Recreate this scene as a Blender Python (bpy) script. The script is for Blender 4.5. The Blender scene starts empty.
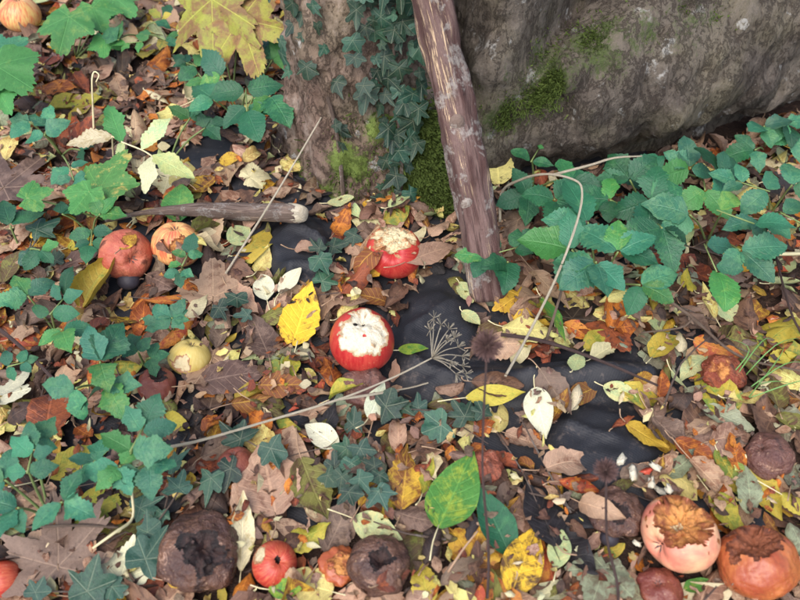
import bpy, math, random
import numpy as np
from mathutils import Vector, Matrix, noise as mnoise

random.seed(7); rng = np.random.default_rng(7)
R = math.radians; PI = math.pi
sc = bpy.context.scene
COL = sc.collection

# ------------------------------------------------------------------ camera, sky, sun, exposure
CAM_H, PITCH, VFOV = 0.72, R(50), R(42)
FPX = 300 / math.tan(VFOV / 2)
cam_d = bpy.data.cameras.new('camera'); cam = bpy.data.objects.new('camera', cam_d); COL.objects.link(cam)
cam.location = (0, 0, CAM_H); cam.rotation_euler = (PI / 2 - PITCH, 0, 0)
cam_d.sensor_fit = 'HORIZONTAL'; cam_d.sensor_width = 36
cam_d.lens = 36 * FPX / 800
cam_d.clip_start = 0.02; cam_d.clip_end = 200
cam_d.dof.use_dof = True; cam_d.dof.focus_distance = 0.93; cam_d.dof.aperture_fstop = 6.5
sc.camera = cam
world = bpy.data.worlds.new('World'); sc.world = world; world.use_nodes = True
wn = world.node_tree; wn.nodes.clear()
sky = wn.nodes.new('ShaderNodeTexSky'); sky.sky_type = 'NISHITA'; sky.sun_disc = False
SUN_EL, SUN_AZ = R(56), R(205)        # azimuth measured from +Y towards +X
sky.sun_elevation = SUN_EL; sky.sun_rotation = SUN_AZ; sky.dust_density = 3.0; sky.air_density = 1.0; sky.ozone_density = 0.6
bg = wn.nodes.new('ShaderNodeBackground'); bg.inputs[1].default_value = 0.15
wo = wn.nodes.new('ShaderNodeOutputWorld')
wn.links.new(sky.outputs[0], bg.inputs[0]); wn.links.new(bg.outputs[0], wo.inputs[0])
sun_d = bpy.data.lights.new('sun', 'SUN'); sun = bpy.data.objects.new('sun', sun_d); COL.objects.link(sun)
sun_d.energy = 1.4; sun_d.angle = R(55); sun_d.color = (1.0, 0.97, 0.92)
sv = Vector((math.sin(SUN_AZ) * math.cos(SUN_EL), math.cos(SUN_AZ) * math.cos(SUN_EL), math.sin(SUN_EL)))
sun.rotation_euler = sv.to_track_quat('Z', 'Y').to_euler(); sun.location = (0, 0, 4)
sc.view_settings.view_transform = 'Standard'; sc.view_settings.look = 'None'
sc.view_settings.exposure = 0.98; sc.view_settings.gamma = 1.0
sc.render.engine = 'CYCLES'

# ------------------------------------------------------------------ places
FWD = np.array([0, math.cos(PITCH), -math.sin(PITCH)]); RGT = np.array([1., 0, 0]); UPV = np.array([0, math.sin(PITCH), math.cos(PITCH)])
CAMP = np.array([0, 0, CAM_H])
def ray(px, py): return FWD + (px - 400) / FPX * RGT - (py - 300) / FPX * UPV
def at(px, py, z=0.0):
    d = ray(px, py); return CAMP + d * ((z - CAM_H) / d[2])
def at_y(px, py, y):
    d = ray(px, py); return CAMP + d * (y / d[1])
def proj(p):
    p = np.asarray(p, float) - CAMP
    dz = p @ FWD
    return np.stack([400 + FPX * (p @ RGT) / dz, 300 - FPX * (p @ UPV) / dz], -1)
def mpp(p): return float((np.asarray(p) - CAMP) @ FWD) / FPX          # metres per pixel there
def lin(c): return tuple(((v / 255) / 12.92 if v / 255 <= .04045 else ((v / 255 + .055) / 1.055) ** 2.4) for v in c)
def fbm(x, y, z=0., o=3): return mnoise.fractal(Vector((x, y, z)), 1.0, 2.0, o)
def inpoly(P, x, y):
    x = np.asarray(x); y = np.asarray(y); c = np.zeros(x.shape, bool); n = len(P)
    for i in range(n):
        x1, y1 = P[i]; x2, y2 = P[i - 1]
        c ^= ((y1 > y) != (y2 > y)) & (x < (x2 - x1) * (y - y1) / (y2 - y1 + 1e-12) + x1)
    return c

# ------------------------------------------------------------------ object helpers
def tag(o, label=None, cat=None, group=None, kind=None):
    if label: o['label'] = label
    if cat: o['category'] = cat
    if group: o['group'] = group
    if kind: o['kind'] = kind
    return o
def empty(name, loc=(0, 0, 0), rz=0):
    o = bpy.data.objects.new(name, None); COL.objects.link(o); o.location = loc; o.rotation_euler = (0, 0, rz); o.empty_display_size = .02
    return o
def mesh_obj(name, V, F, mat=None, parent=None, uv=None, ca=None, cb=None, attrs=None, smooth=True):
    me = bpy.data.meshes.new(name)
    V = np.asarray(V, float); org = None
    if parent is None:                        # origin at the base of the thing
        org = np.array([V[:, 0].mean(), V[:, 1].mean(), V[:, 2].min()]); V = V - org
    else:
        V = V - np.array(parent.matrix_basis.translation)
    me.from_pydata(V.tolist(), [], F)
    if smooth: me.polygons.foreach_set('use_smooth', [True] * len(me.polygons))
    if uv is not None:
        l = me.uv_layers.new(name='UVMap'); idx = np.empty(len(me.loops), int); me.loops.foreach_get('vertex_index', idx)
        l.data.foreach_set('uv', np.asarray(uv, float)[idx].ravel())
    for nm, c in (('ca', ca), ('cb', cb)):
        if c is not None:
            a = me.attributes.new(nm, 'FLOAT_COLOR', 'POINT'); c = np.asarray(c, float)
            if c.ndim == 1: c = np.tile(c, (len(V), 1))
            a.data.foreach_set('color', c.ravel())
    for nm, v in (attrs or {}).items():
        a = me.attributes.new(nm, 'FLOAT', 'POINT'); a.data.foreach_set('value', np.asarray(v, float).ravel())
    if mat: me.materials.append(mat)
    me.update()
    o = bpy.data.objects.new(name, me); COL.objects.link(o)
    if parent is not None:
        o.parent = parent
    else: o.location = org
    return o
class MB:
    def __init__(s): s.V = []; s.F = []; s.n = 0; s.UV = []; s.CA = []; s.CB = []
    def add(s, V, F, uv=None, ca=None, cb=None):
        s.V.append(np.asarray(V, float)); n = s.n; s.F += [tuple(i + n for i in f) for f in F]; s.n += len(V)
        if uv is not None: s.UV.append(uv)
        if ca is not None: s.CA.append(np.tile(ca, (len(V), 1))); s.CB.append(np.tile(cb, (len(V), 1)))
    def build(s, name, mat, parent=None, **k):
        return mesh_obj(name, np.concatenate(s.V), s.F, mat, parent, uv=np.concatenate(s.UV) if s.UV else None,
                        ca=np.concatenate(s.CA) if s.CA else None, cb=np.concatenate(s.CB) if s.CB else None, **k)
def tube(pts, rad, n=6, cap=True, bump=0.0, seed=0):
    pts = np.asarray(pts, float); m = len(pts); rad = np.broadcast_to(np.asarray(rad, float), (m,))
    T = np.gradient(pts, axis=0); T /= np.linalg.norm(T, axis=1)[:, None] + 1e-12
    ref = np.array([0.31, 0.17, 0.93]) if abs(T[0] @ np.array([0.31, .17, .93])) < .9 else np.array([1., 0, 0])
    V = []; F = []; uv = []; d = 0
    for i in range(m):
        a = np.cross(T[i], ref); a /= np.linalg.norm(a); b = np.cross(T[i], a); ref = np.cross(a, T[i]) if False else ref
        if i: d += np.linalg.norm(pts[i] - pts[i - 1])
        for k in range(n):
            th = 2 * PI * k / n; r = rad[i]
            if bump: r = r * (1 + bump * fbm(math.cos(th) * 1.5 + seed, math.sin(th) * 1.5, d * 22, 3))
            V.append(pts[i] + r * (math.cos(th) * a + math.sin(th) * b)); uv.append((k / n, d))
    for i in range(m - 1):
        for k in range(n):
            F.append((i * n + k, i * n + (k + 1) % n, (i + 1) * n + (k + 1) % n, (i + 1) * n + k))
    if cap: F += [tuple(range(n))[::-1], tuple(range((m - 1) * n, m * n))]
    return np.array(V), F, np.array(uv)
def spline(P, n=24):
    P = np.asarray(P, float); k = len(P)
    if k == 2: return P[0] + np.linspace(0, 1, n)[:, None] * (P[1] - P[0])
    Q = np.vstack([2 * P[0] - P[1], P, 2 * P[-1] - P[-2]]); out = []
    for t in np.linspace(0, k - 1 - 1e-6, n):
        i = int(t); f = t - i; a, b, c, d = Q[i:i + 4]
        out.append(.5 * (2 * b + (c - a) * f + (2 * a - 5 * b + 4 * c - d) * f * f + (3 * b - a - 3 * c + d) * f ** 3))
    return np.array(out)

# ------------------------------------------------------------------ materials
class NT:
    def __init__(s, name):
        s.m = bpy.data.materials.new(name); s.m.use_nodes = True; s.t = s.m.node_tree; s.t.nodes.clear()
        s.out = s.t.nodes.new('ShaderNodeOutputMaterial')
    def n(s, typ, ins=None, **k):
        nd = s.t.nodes.new('ShaderNode' + typ)
        for a, v in k.items(): setattr(nd, a, v)
        for i, v in (ins or {}).items(): s.put(nd.inputs[i], v)
        return nd
    def put(s, sock, v):
        if isinstance(v, bpy.types.NodeSocket): s.t.links.new(v, sock)
        elif isinstance(v, (tuple, list)) and len(v) == 3 and sock.type == 'RGBA': sock.default_value = (*v, 1)
        else: sock.default_value = v
    def math(s, op, a, b=0., c=0., clamp=False): return s.n('Math', {0: a, 1: b, 2: c}, operation=op, use_clamp=clamp).outputs[0]
    def vm(s, op, a, b=(0, 0, 0), sc_=None):
        nd = s.n('VectorMath', {0: a, 1: b}, operation=op)
        if sc_ is not None: s.put(nd.inputs['Scale'], sc_)
        return nd.outputs[0]
    def mix(s, f, a, b, blend='MIX'):
        nd = s.n('Mix', data_type='RGBA', blend_type=blend); s.put(nd.inputs[0], f); s.put(nd.inputs[6], a); s.put(nd.inputs[7], b); return nd.outputs[2]
    def noise(s, vec, scale, detail=3., rough=.55, dist=0.):
        return s.n('TexNoise', {'Vector': vec, 'Scale': scale, 'Detail': detail, 'Roughness': rough, 'Distortion': dist}).outputs[0]
    def step(s, x, lo, hi): return s.n('MapRange', {0: x, 1: lo, 2: hi, 3: 0., 4: 1.}, interpolation_type='SMOOTHSTEP').outputs[0]
    def attr(s, nm): return s.n('Attribute', attribute_name=nm)
    def bump(s, h, strength=.4, dist=.002): return s.n('Bump', {'Height': h, 'Strength': strength, 'Distance': dist}).outputs[0]
    def finish(s, col, rough=.6, normal=None, spec=.4, trans=0., sss=0., coat=0., sheen=0.):
        p = s.n('BsdfPrincipled'); s.put(p.inputs['Base Color'], col); s.put(p.inputs['Roughness'], rough)
        s.put(p.inputs['Specular IOR Level'], spec)
        if coat: s.put(p.inputs['Coat Weight'], coat); s.put(p.inputs['Coat Roughness'], .15)
        if sheen: s.put(p.inputs['Sheen Weight'], sheen)
        if sss: s.put(p.inputs['Subsurface Weight'], sss); p.inputs['Subsurface Radius'].default_value = (.6, .35, .2); p.inputs['Subsurface Scale'].default_value = .004
        if normal is not None: s.put(p.inputs['Normal'], normal)
        o = p.outputs[0]
        if trans:
            t = s.n('BsdfTranslucent', {0: col}); mx = s.n('MixShader', {0: trans, 1: o, 2: t.outputs[0]}); o = mx.outputs[0]
        s.t.links.new(o, s.out.inputs[0]); return s.m

def leaf_material(name, rough, spec, trans, veinmix, rays=None, drops=False, palek=.10):
    s = NT(name); a = s.attr('ca'); b = s.attr('cb'); uv = s.n('UVMap').outputs[0]
    sep = s.n('SeparateXYZ', {0: uv}); u, v = sep.outputs[0], sep.outputs[1]
    off = s.math('MULTIPLY', b.outputs['Alpha'], 71.0)
    vec = s.n('CombineXYZ', {0: s.math('MULTIPLY', u, .45 if rays is None else 1.3), 1: s.math('MULTIPLY', v, 1.6 if rays is None else 1.3), 2: off}).outputs[0]
    n1 = s.noise(vec, 2.9, 5., .66, .5); n2 = s.noise(vec, 10., 5., .7); n3 = s.noise(vec, 34., 2., .6)
    th = s.math('SUBTRACT', .74, s.math('MULTIPLY', a.outputs['Alpha'], .56))
    nm = s.math('ADD', s.math('MULTIPLY', n1, .75), s.math('MULTIPLY', n2, .25))
    mask = s.step(nm, s.math('SUBTRACT', th, .07), s.math('ADD', th, .07))
    col = s.mix(mask, a.outputs[0], b.outputs[0])
    au = s.math('ABSOLUTE', u)
    if rays is None:
        mid = s.math('SUBTRACT', 1., s.step(au, .02, .075))
        fr = s.math('FRACT', s.math('ADD', s.math('SUBTRACT', s.math('MULTIPLY', v, 8.), s.math('MULTIPLY', au, 1.7)), s.math('MULTIPLY', n1, .35)))
        side = s.math('SUBTRACT', 1., s.step(s.math('ABSOLUTE', s.math('SUBTRACT', fr, .5)), .03, .12))
        vein = s.math('MAXIMUM', mid, s.math('MULTIPLY', side, .55))
    else:
        vein = None
        for (an, w) in rays:
            dx, dy = math.sin(an), math.cos(an)
            cr = s.math('ABSOLUTE', s.math('SUBTRACT', s.math('MULTIPLY', u, dy), s.math('MULTIPLY', v, dx)))
            dt = s.math('ADD', s.math('MULTIPLY', u, dx), s.math('MULTIPLY', v, dy))
            ln = s.math('MULTIPLY', s.math('SUBTRACT', 1., s.step(cr, w * .4, w * 1.5)), s.math('GREATER_THAN', dt, 0.))
            # secondary veins branching from each ray
            f2 = s.math('ABSOLUTE', s.math('SUBTRACT', s.math('FRACT', s.math('SUBTRACT', s.math('MULTIPLY', dt, 5.), s.math('MULTIPLY', cr, 4.))), .5))
            sd = s.math('MULTIPLY', s.math('SUBTRACT', 1., s.step(f2, .04, .15)), s.math('MULTIPLY', s.math('LESS_THAN', cr, .17), s.math('GREATER_THAN', dt, .1)))
            ln = s.math('MAXIMUM', ln, s.math('MULTIPLY', sd, .18))
            vein = ln if vein is None else s.math('MAXIMUM', vein, ln)
    pale = s.mix(palek, s.mix(1., a.outputs[0], (2.0, 2.0, 1.9), 'MULTIPLY'), (.42, .40, .27))
    col = s.mix(s.math('MULTIPLY', vein, veinmix), col, pale)
    spots = s.step(s.noise(vec, 15., 2., .5), .66, .74)
    col = s.mix(s.math('MULTIPLY', spots, s.math('ADD', .12, s.math('MULTIPLY', a.outputs['Alpha'], .9), clamp=True)), col, (.045, .025, .017))
    val = s.math('ADD', .40, s.math('ADD', s.math('MULTIPLY', n2, .70), s.math('MULTIPLY', n3, .46)))
    col = s.mix(1., col, s.n('CombineColor', {0: val, 1: val, 2: val}).outputs[0], 'MULTIPLY')
    h = s.math('ADD', s.math('MULTIPLY', vein, -.8), s.math('ADD', s.math('MULTIPLY', n2, 1.5), s.math('MULTIPLY', n3, .5)))
    rg = s.math('ADD', rough - .15, s.math('MULTIPLY', n2, .3))
    if drops:
        d = s.step(s.noise(vec, 26., 1., .4), .70, .76)
        rg = s.math('SUBTRACT', rg, s.math('MULTIPLY', d, .3), clamp=True); h = s.math('ADD', h, s.math('MULTIPLY', d, 2.))
    return s.finish(col, rg, s.bump(h, .5, .0012), spec, trans)
IVY_RAYS = [(0, .02), (R(58), .018), (R(-58), .018), (R(122), .016), (R(-122), .016)]
M = {}
M['dry'] = leaf_material('fallen_leaf', .55, .35, .12, .30)
M['green'] = leaf_material('living_leaf', .36, .5, .18, .20, drops=True)
M['ivy'] = leaf_material('ivy_leaf', .42, .5, .05, .6, IVY_RAYS, palek=.38)
M['palmate'] = leaf_material('palmate_leaf', .55, .35, .12, .4, [(a, .010) for a, w in IVY_RAYS])

def mat_soil():
    s = NT('soil'); p = s.n('NewGeometry').outputs['Position']
    n1 = s.noise(p, 9., 4.); n2 = s.noise(p, 70., 5., .7); n3 = s.noise(p, 260., 3., .7)
    col = s.mix(n1, lin((38, 29, 26)), lin((66, 49, 41))); col = s.mix(s.step(n2, .5, .75), col, lin((92, 70, 58)))
    h = s.math('ADD', n2, s.math('MULTIPLY', n3, .5))
    return s.finish(col, .85, s.bump(h, .9, .01), .25)
M['soil'] = mat_soil()
def mat_bark(name, c1, c2, c3, mossc, lich=.25):
    s = NT(name); p = s.n('NewGeometry').outputs['Position']; mo = s.attr('moss').outputs['Fac']
    q = s.vm('MULTIPLY', p, (1., 1., .55))
    n1 = s.noise(q, 11., 5., .6, .1); n2 = s.noise(q, 38., 7., .75, .2); n3 = s.noise(p, 190., 4., .7)
    col = s.mix(s.step(n1, .36, .64), c1, c2); col = s.mix(s.math('MULTIPLY', s.step(s.noise(p, 6., 4., .6), .45, .62), .5), col, lin((104, 98, 76))); col = s.mix(s.math('MULTIPLY', s.step(n2, .50, .72), .7), col, c3)
    li = s.math('MULTIPLY', s.step(s.noise(p, 26., 4., .65), .60, .66), s.step(n3, .38, .5))
    col = s.mix(s.math('MULTIPLY', li, lich), col, lin((176, 176, 172)))
    crack = s.step(s.math('ABSOLUTE', s.math('SUBTRACT', n2, .47)), 0., .035)
    col = s.mix(s.math('MULTIPLY', s.math('SUBTRACT', 1., crack), .5), col, lin((40, 30, 26)))
    pv = s.vm('ADD', q, s.vm('SCALE', s.n('TexNoise', {'Vector': q, 'Scale': 22., 'Detail': 3.}).outputs[1], (0, 0, 0), .05)); vo = s.n('TexVoronoi', {'Vector': pv, 'Scale': 24.}, feature='DISTANCE_TO_EDGE').outputs[0]
    plate = s.step(vo, .0, .10); col = s.mix(s.math('MULTIPLY', s.math('SUBTRACT', 1., plate), .22), col, lin((56, 45, 39)))
    mm = s.step(s.math('ADD', mo, s.math('MULTIPLY', s.math('SUBTRACT', s.math('ADD', s.math('MULTIPLY', n2, .6), s.math('MULTIPLY', n3, .4)), .5), 1.6)), .38, .62)
    mc = s.mix(n3, mossc, tuple(v * 1.9 for v in mossc))
    col = s.mix(s.math('MULTIPLY', mm, .92), col, mc)
    h = s.math('ADD', s.math('MULTIPLY', n2, 1.2), s.math('MULTIPLY', n3, .55))
    h = s.math('SUBTRACT', h, s.math('MULTIPLY', s.math('SUBTRACT', 1., crack), .3)); h = s.math('ADD', h, s.math('MULTIPLY', plate, .22))
    return s.finish(col, .85, s.bump(h, .75, .006), .25)
M['bark_a'] = mat_bark('ivy_trunk_bark', lin((104, 84, 74)), lin((138, 118, 104)), lin((168, 154, 142)), lin((84, 100, 44)), .75)
M['bark_b'] = mat_bark('old_trunk_bark', lin((74, 67, 61)), lin((102, 94, 84)), lin((120, 111, 102)), lin((54, 64, 34)), .5)
def mat_stick(name, c1, c2, c3, peel=.3, lichen=.5, scl=1.):
    s = NT(name); uv = s.n('UVMap').outputs[0]; p = s.n('NewGeometry').outputs['Position']
    sp = s.n('SeparateXYZ', {0: uv})
    ang = s.math('MULTIPLY', sp.outputs[0], 2 * PI)
    q = s.n('CombineXYZ', {0: s.math('COSINE', ang), 1: s.math('SINE', ang), 2: s.math('MULTIPLY', sp.outputs[1], 7. * scl)}).outputs[0]
    n1 = s.noise(q, 1.9, 5., .65); n2 = s.noise(s.vm('MULTIPLY', q, (3., 3., 1.)), 3.2, 6., .75, .3); n3 = s.noise(p, 210. * scl, 4., .7)
    col = s.mix(s.step(n1, .38, .62), c1, c2); col = s.mix(s.step(n2, .45, .7), col, c3)
    pl = s.math('MULTIPLY', s.math('MULTIPLY', s.step(n2, .54, .60), s.step(s.noise(q, .9, 3., .6), .46, .58)), peel); col = s.mix(pl, col, lin((226, 196, 160)))
    li = s.step(s.math('ADD', s.noise(p, 30. * scl, 3.), s.math('MULTIPLY', n3, .25)), .66, .72)
    col = s.mix(s.math('MULTIPLY', s.math('MULTIPLY', li, lichen), s.step(n3, .35, .6)), col, lin((188, 186, 178)))
    h = s.math('ADD', s.math('MULTIPLY', n2, 1.4), s.math('MULTIPLY', n3, .6))
    return s.finish(col, .7, s.bump(h, .8, .004), .3)
M['pole'] = mat_stick('weathered_branch', lin((88, 62, 58)), lin((128, 104, 98)), lin((58, 40, 38)), .95, .45)
M['stick'] = mat_stick('fallen_stick', lin((92, 76, 68)), lin((128, 110, 100)), lin((150, 132, 120)), .3, .4, 2.)
M['twig'] = mat_stick('twig', lin((120, 100, 88)), lin((150, 130, 112)), lin((96, 78, 68)), .1, .1, 3.)
M['pale_stem'] = mat_stick('pale_dead_stem', lin((206, 194, 168)), lin((226, 216, 194)), lin((182, 164, 136)), .2, 0., 3.)
M['dark_stem'] = mat_stick('dark_dead_stem', lin((84, 66, 62)), lin((108, 88, 84)), lin((66, 52, 50)), .0, 0., 3.)
def plain(name, c1, c2, rough=.6, scale=60., spec=.35, bmp=.4, dist=.002, trans=0.):
    s = NT(name); p = s.n('NewGeometry').outputs['Position']; n = s.noise(p, scale, 4., .65)
    return s.finish(s.mix(n, c1, c2), rough, s.bump(n, bmp, dist), spec, trans)
M['stalk_green'] = plain('green_stalk', lin((96, 124, 70)), lin((136, 146, 92)))
M['stalk_brown'] = plain('brown_stalk', lin((128, 96, 80)), lin((176, 150, 118)))
M['stalk_pale'] = plain('pale_stalk', lin((196, 186, 140)), lin((218, 206, 168)))
M['moss'] = plain('moss', lin((66, 82, 40)), lin((102, 118, 60)), .9, 130., .1, .2, .002, .2)
M['seed_hair'] = plain('seed_hair', lin((80, 60, 58)), lin((120, 96, 92)), .9, 200., .1)
M['grass'] = plain('grass_blade', lin((84, 136, 70)), lin((120, 160, 92)), .5, 60., .4, .2, .001, .2)
def mat_sheet():
    s = NT('black_plastic_fabric'); p = s.n('NewGeometry').outputs['Position']; sp = s.n('SeparateXYZ', {0: p})
    wx = s.math('SINE', s.math('MULTIPLY', s.math('ADD', sp.outputs[0], s.math('MULTIPLY', sp.outputs[1], .3)), 1700.)); wy = s.math('SINE', s.math('MULTIPLY', s.math('SUBTRACT', sp.outputs[1], s.math('MULTIPLY', sp.outputs[0], .3)), 1700.))
    weave = s.math('MULTIPLY', wx, wy)
    n1 = s.noise(p, 24., 4.); n2 = s.noise(p, 120., 4., .7)
    col = s.mix(n1, lin((24, 25, 29)), lin((42, 43, 49)))
    dirt = s.step(s.math('ADD', s.math('MULTIPLY', n1, .4), s.math('MULTIPLY', n2, .6)), .54, .68); col = s.mix(s.math('MULTIPLY', dirt, .6), col, lin((96, 86, 80)))
    h = s.math('ADD', s.math('MULTIPLY', weave, .16), n2)
    return s.finish(col, s.math('ADD', .52, s.math('MULTIPLY', n1, .25)), s.bump(h, .5, .0012), .4)
M['sheet'] = mat_sheet()

# ------------------------------------------------------------------ ground
def gz(x, y): return .012 * math.sin(2.1 * x + .6) * math.cos(1.7 * y) + .008 * math.sin(5.3 * x + 2.2 * y) - .006
def ax(lo, hi, flo, fhi, fine, coarse):
    a = list(np.arange(flo, fhi, fine)); l = [flo]
    while l[-1] > lo: l.append(l[-1] - coarse); coarse *= 1.25
    c = .15; h = [fhi]
    while h[-1] < hi: h.append(h[-1] + c); c *= 1.25
    return np.array(l[:0:-1] + a + h)
xs = ax(-14, 14, -1.2, 1.2, .014, .15); ys = ax(-10, 18, .0, 1.9, .014, .15)
V = [(x, y, gz(x, y) + .004 * fbm(x * 14, y * 14, 0, 3)) for y in ys for x in xs]; nx = len(xs)
F = [(j * nx + i, j * nx + i + 1, (j + 1) * nx + i + 1, (j + 1) * nx + i) for j in range(len(ys) - 1) for i in range(nx - 1)]
tag(mesh_obj('ground', V, F, M['soil']), kind='structure')

# height map of what has been laid down so far
CELL = .004; HX0, HX1, HY0, HY1 = -1.8, 1.8, -.5, 2.7
HNX, HNY = int((HX1 - HX0) / CELL), int((HY1 - HY0) / CELL)
gx = HX0 + (np.arange(HNX) + .5) * CELL; gy = HY0 + (np.arange(HNY) + .5) * CELL
GXX, GYY = np.meshgrid(gx, gy)
HM = .012 * np.sin(2.1 * GXX + .6) * np.cos(1.7 * GYY) + .008 * np.sin(5.3 * GXX + 2.2 * GYY) - .006 + .001
def hs(x, y):
    i = np.clip(((np.asarray(x) - HX0) / CELL).astype(int), 0, HNX - 1); j = np.clip(((np.asarray(y) - HY0) / CELL).astype(int), 0, HNY - 1)
    return HM[j, i]
def surf(px, py):
    z = .015
    for _ in range(4):
        p = at(px, py, z); z = float(hs(p[0], p[1]))
    return at(px, py, z)

# ------------------------------------------------------------------ black ground sheet under the leaves
EXPOSED = [[(262, 238), (282, 218), (310, 212), (330, 235), (332, 268), (318, 288), (290, 285), (270, 262)],
           [(402, 315), (412, 292), (440, 282), (462, 296), (478, 330), (468, 358), (440, 392), (408, 402), (396, 350)],
           [(440, 372), (470, 358), (530, 362), (560, 358), (625, 355), (664, 368), (656, 380), (600, 384), (550, 378), (500, 386), (470, 394)],
           [(548, 440), (556, 418), (590, 402), (630, 408), (640, 432), (664, 452), (640, 470), (592, 478), (560, 462)],
           [(178, 152), (202, 140), (234, 142), (232, 154), (192, 162)],
           [(222, 190), (238, 176), (262, 178), (256, 194), (234, 200)]]
EXW = [np.array([at(x, y, .03)[:2] for x, y in P]) for P in EXPOSED]
sx = np.arange(-.40, .36, .0042); sy = np.arange(.31, 1.02, .0044); SX, SY = np.meshgrid(sx, sy)
mask = np.zeros(SX.shape)
for P, k in zip(EXW, (1.1, .7, .8, .65, .4, .4)): mask = np.maximum(mask, inpoly(P, SX, SY) * k)
def blur(a, n):
    k = np.exp(-np.linspace(-2, 2, 2 * n + 1) ** 2); k /= k.sum()
    a = np.apply_along_axis(lambda r: np.convolve(np.pad(r, n, mode='edge'), k, 'valid'), 1, a)
    return np.apply_along_axis(lambda r: np.convolve(np.pad(r, n, mode='edge'), k, 'valid'), 0, a)
mask = blur(mask, 5)
SZ = .012 * np.sin(2.1 * SX + .6) * np.cos(1.7 * SY) + .008 * np.sin(5.3 * SX + 2.2 * SY) - .006 + .005 + mask * .021
# rolled fold running to the right
fa, fb = at(452, 378, .03)[:2], at(668, 372, .03)[:2]; dv = (fb - fa); Ln = np.linalg.norm(dv); dv /= Ln
tt = (SX - fa[0]) * dv[0] + (SY - fa[1]) * dv[1]; off = -(SX - fa[0]) * dv[1] + (SY - fa[1]) * dv[0] + .008 * np.sin(tt * 16)
inside = np.clip(tt / .03, 0, 1) * np.clip((Ln - tt) / .05, 0, 1)
SZ += inside * .017 * np.sqrt(np.clip(1 - (off / .016) ** 2, 0, 1))
wr = np.array([[(1 - abs(fbm(x * 9 + 3 + .6 * y * 9, y * 15, 1.3, 2)) * 2.2) ** 3 for x in sx] for y in sy])      # sharp creases
w2 = np.array([[(1 - abs(fbm(x * 24 - y * 12, y * 30 + 7, 4.1, 2)) * 2.0) ** 3 for x in sx] for y in sy])
w3 = np.array([[fbm(x * 70, y * 70, 2.2, 2) for x in sx] for y in sy])
SZ += (.2 + .9 * np.clip(mask, 0, 1)) * (.0100 * wr + .0030 * w2 + .0010 * w3 - .004)
SZ = SZ - SZ * 0
n_ = len(sx)
mesh_sheet = mesh_obj('ground_sheet', np.stack([SX.ravel(), SY.ravel(), SZ.ravel()], 1),
    [(j * n_ + i, j * n_ + i + 1, (j + 1) * n_ + i + 1, (j + 1) * n_ + i) for j in range(len(sy) - 1) for i in range(n_ - 1)], M['sheet'])
sol = mesh_sheet.modifiers.new('thickness', 'SOLIDIFY'); sol.thickness = .0015
tag(mesh_sheet, 'wrinkled black woven plastic ground sheet showing through the leaf litter', 'ground sheet')
ii = ((SX - HX0) / CELL).astype(int); jj = ((SY - HY0) / CELL).astype(int)
for dj in (0, 1):
    for di in (0, 1): np.maximum.at(HM, (jj + dj, ii + di), SZ + .001)

# ------------------------------------------------------------------ the two trunks
def foot_interp(pts, c):
    P = np.asarray(pts) - c; th = np.arctan2(P[:, 1], P[:, 0]); r = np.hypot(P[:, 0], P[:, 1]); o = np.argsort(th); th, r = th[o], r[o]
    T = np.concatenate([th - 2 * PI, th, th + 2 * PI]); RR = np.concatenate([r, r, r])
    g = np.linspace(-PI, PI, 721); v = np.interp(g, T, RR); k = np.hanning(25); k /= k.sum()
    v = np.convolve(np.concatenate([v[-13:-1], v, v[1:13]]), k, 'valid')
    return lambda a: np.interp((a + PI) % (2 * PI) - PI, g, v)
CA_ = np.array([-.048, .888])
def trunk_a_r(th, z):
    return (.096 + .035 * math.exp(-max(z, 0) / .07) * (1 + .5 * math.sin(2 * th + 2.3)) + .012 * math.exp(-max(z, 0) / .12) * math.cos(th + .5) + .004 * math.sin(3 * th + z * 9) - .02 * min(max(z, 0), 1.)
            + .058 * math.exp(-max(z, 0) / .26) * math.exp(-((th + .70) / .42) ** 2))
CB_ = np.array([.48, 1.38])
FOOT = foot_interp([(.075, .85), (.13, .815), (.2, .815), (.31, .845), (.45, .905), (.61, .985), (.82, 1.12), (.97, 1.35), (.9, 1.65), (.5, 1.85), (.15, 1.72), (.02, 1.45), (.03, 1.12), (.045, .95)], CB_)
def trunk_b_r(th, z):
    z = max(z, 0); r = float(FOOT(th)); x = CB_[0] + r * math.cos(th)
    front = max(0., -math.sin(th))
    r *= 1 - .10 * (1 - math.exp(-z / .45))
    r += front * (.05 * math.sin(min(z / .24, 1.) * PI) * math.exp(-((x - .40) / .33) ** 2))          # swollen bulge
    zl = .19 + (x - .173) * .55; up_ = 1 / (1 + math.exp(-max(-40, min(40, (z - zl) / .010)))); wn_ = math.exp(-(max(0, x - .32) / .10) ** 2) * (1 / (1 + math.exp(-max(-40, min(40, (x - .155) / .006))))) * (front > .2)
    r -= wn_ * (.075 * up_ * math.exp(-max(0, z - zl) / .35) + .05 * math.exp(-((z - zl - .012) / .013) ** 2))      # crease above the bulge
    r -= .06 * math.exp(-((x - .162) / .013) ** 2) * min(max((z - .13) / .06, 0), 1) * (front > .2)
    r -= front * .045 * math.exp(-(z / .055) ** 2) * (x > .15)                                                       # soft underside
    r -= .0 * math.exp(-((x - .185) / .035) ** 2) * min(max((z - .10) / .12, 0), 1)                    # hollow beside the inner stem
    r -= 0 * .10 * min(max((z - .24 - .05 * math.sin(x * 9)) / .08, 0), 1) * math.exp(-((x - .30) / .14) ** 2)
    r += .026 * math.exp(-((x - .115) / .026) ** 2) * min(z / .15, 1)                                    # inner stem ridge
    return r
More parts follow.
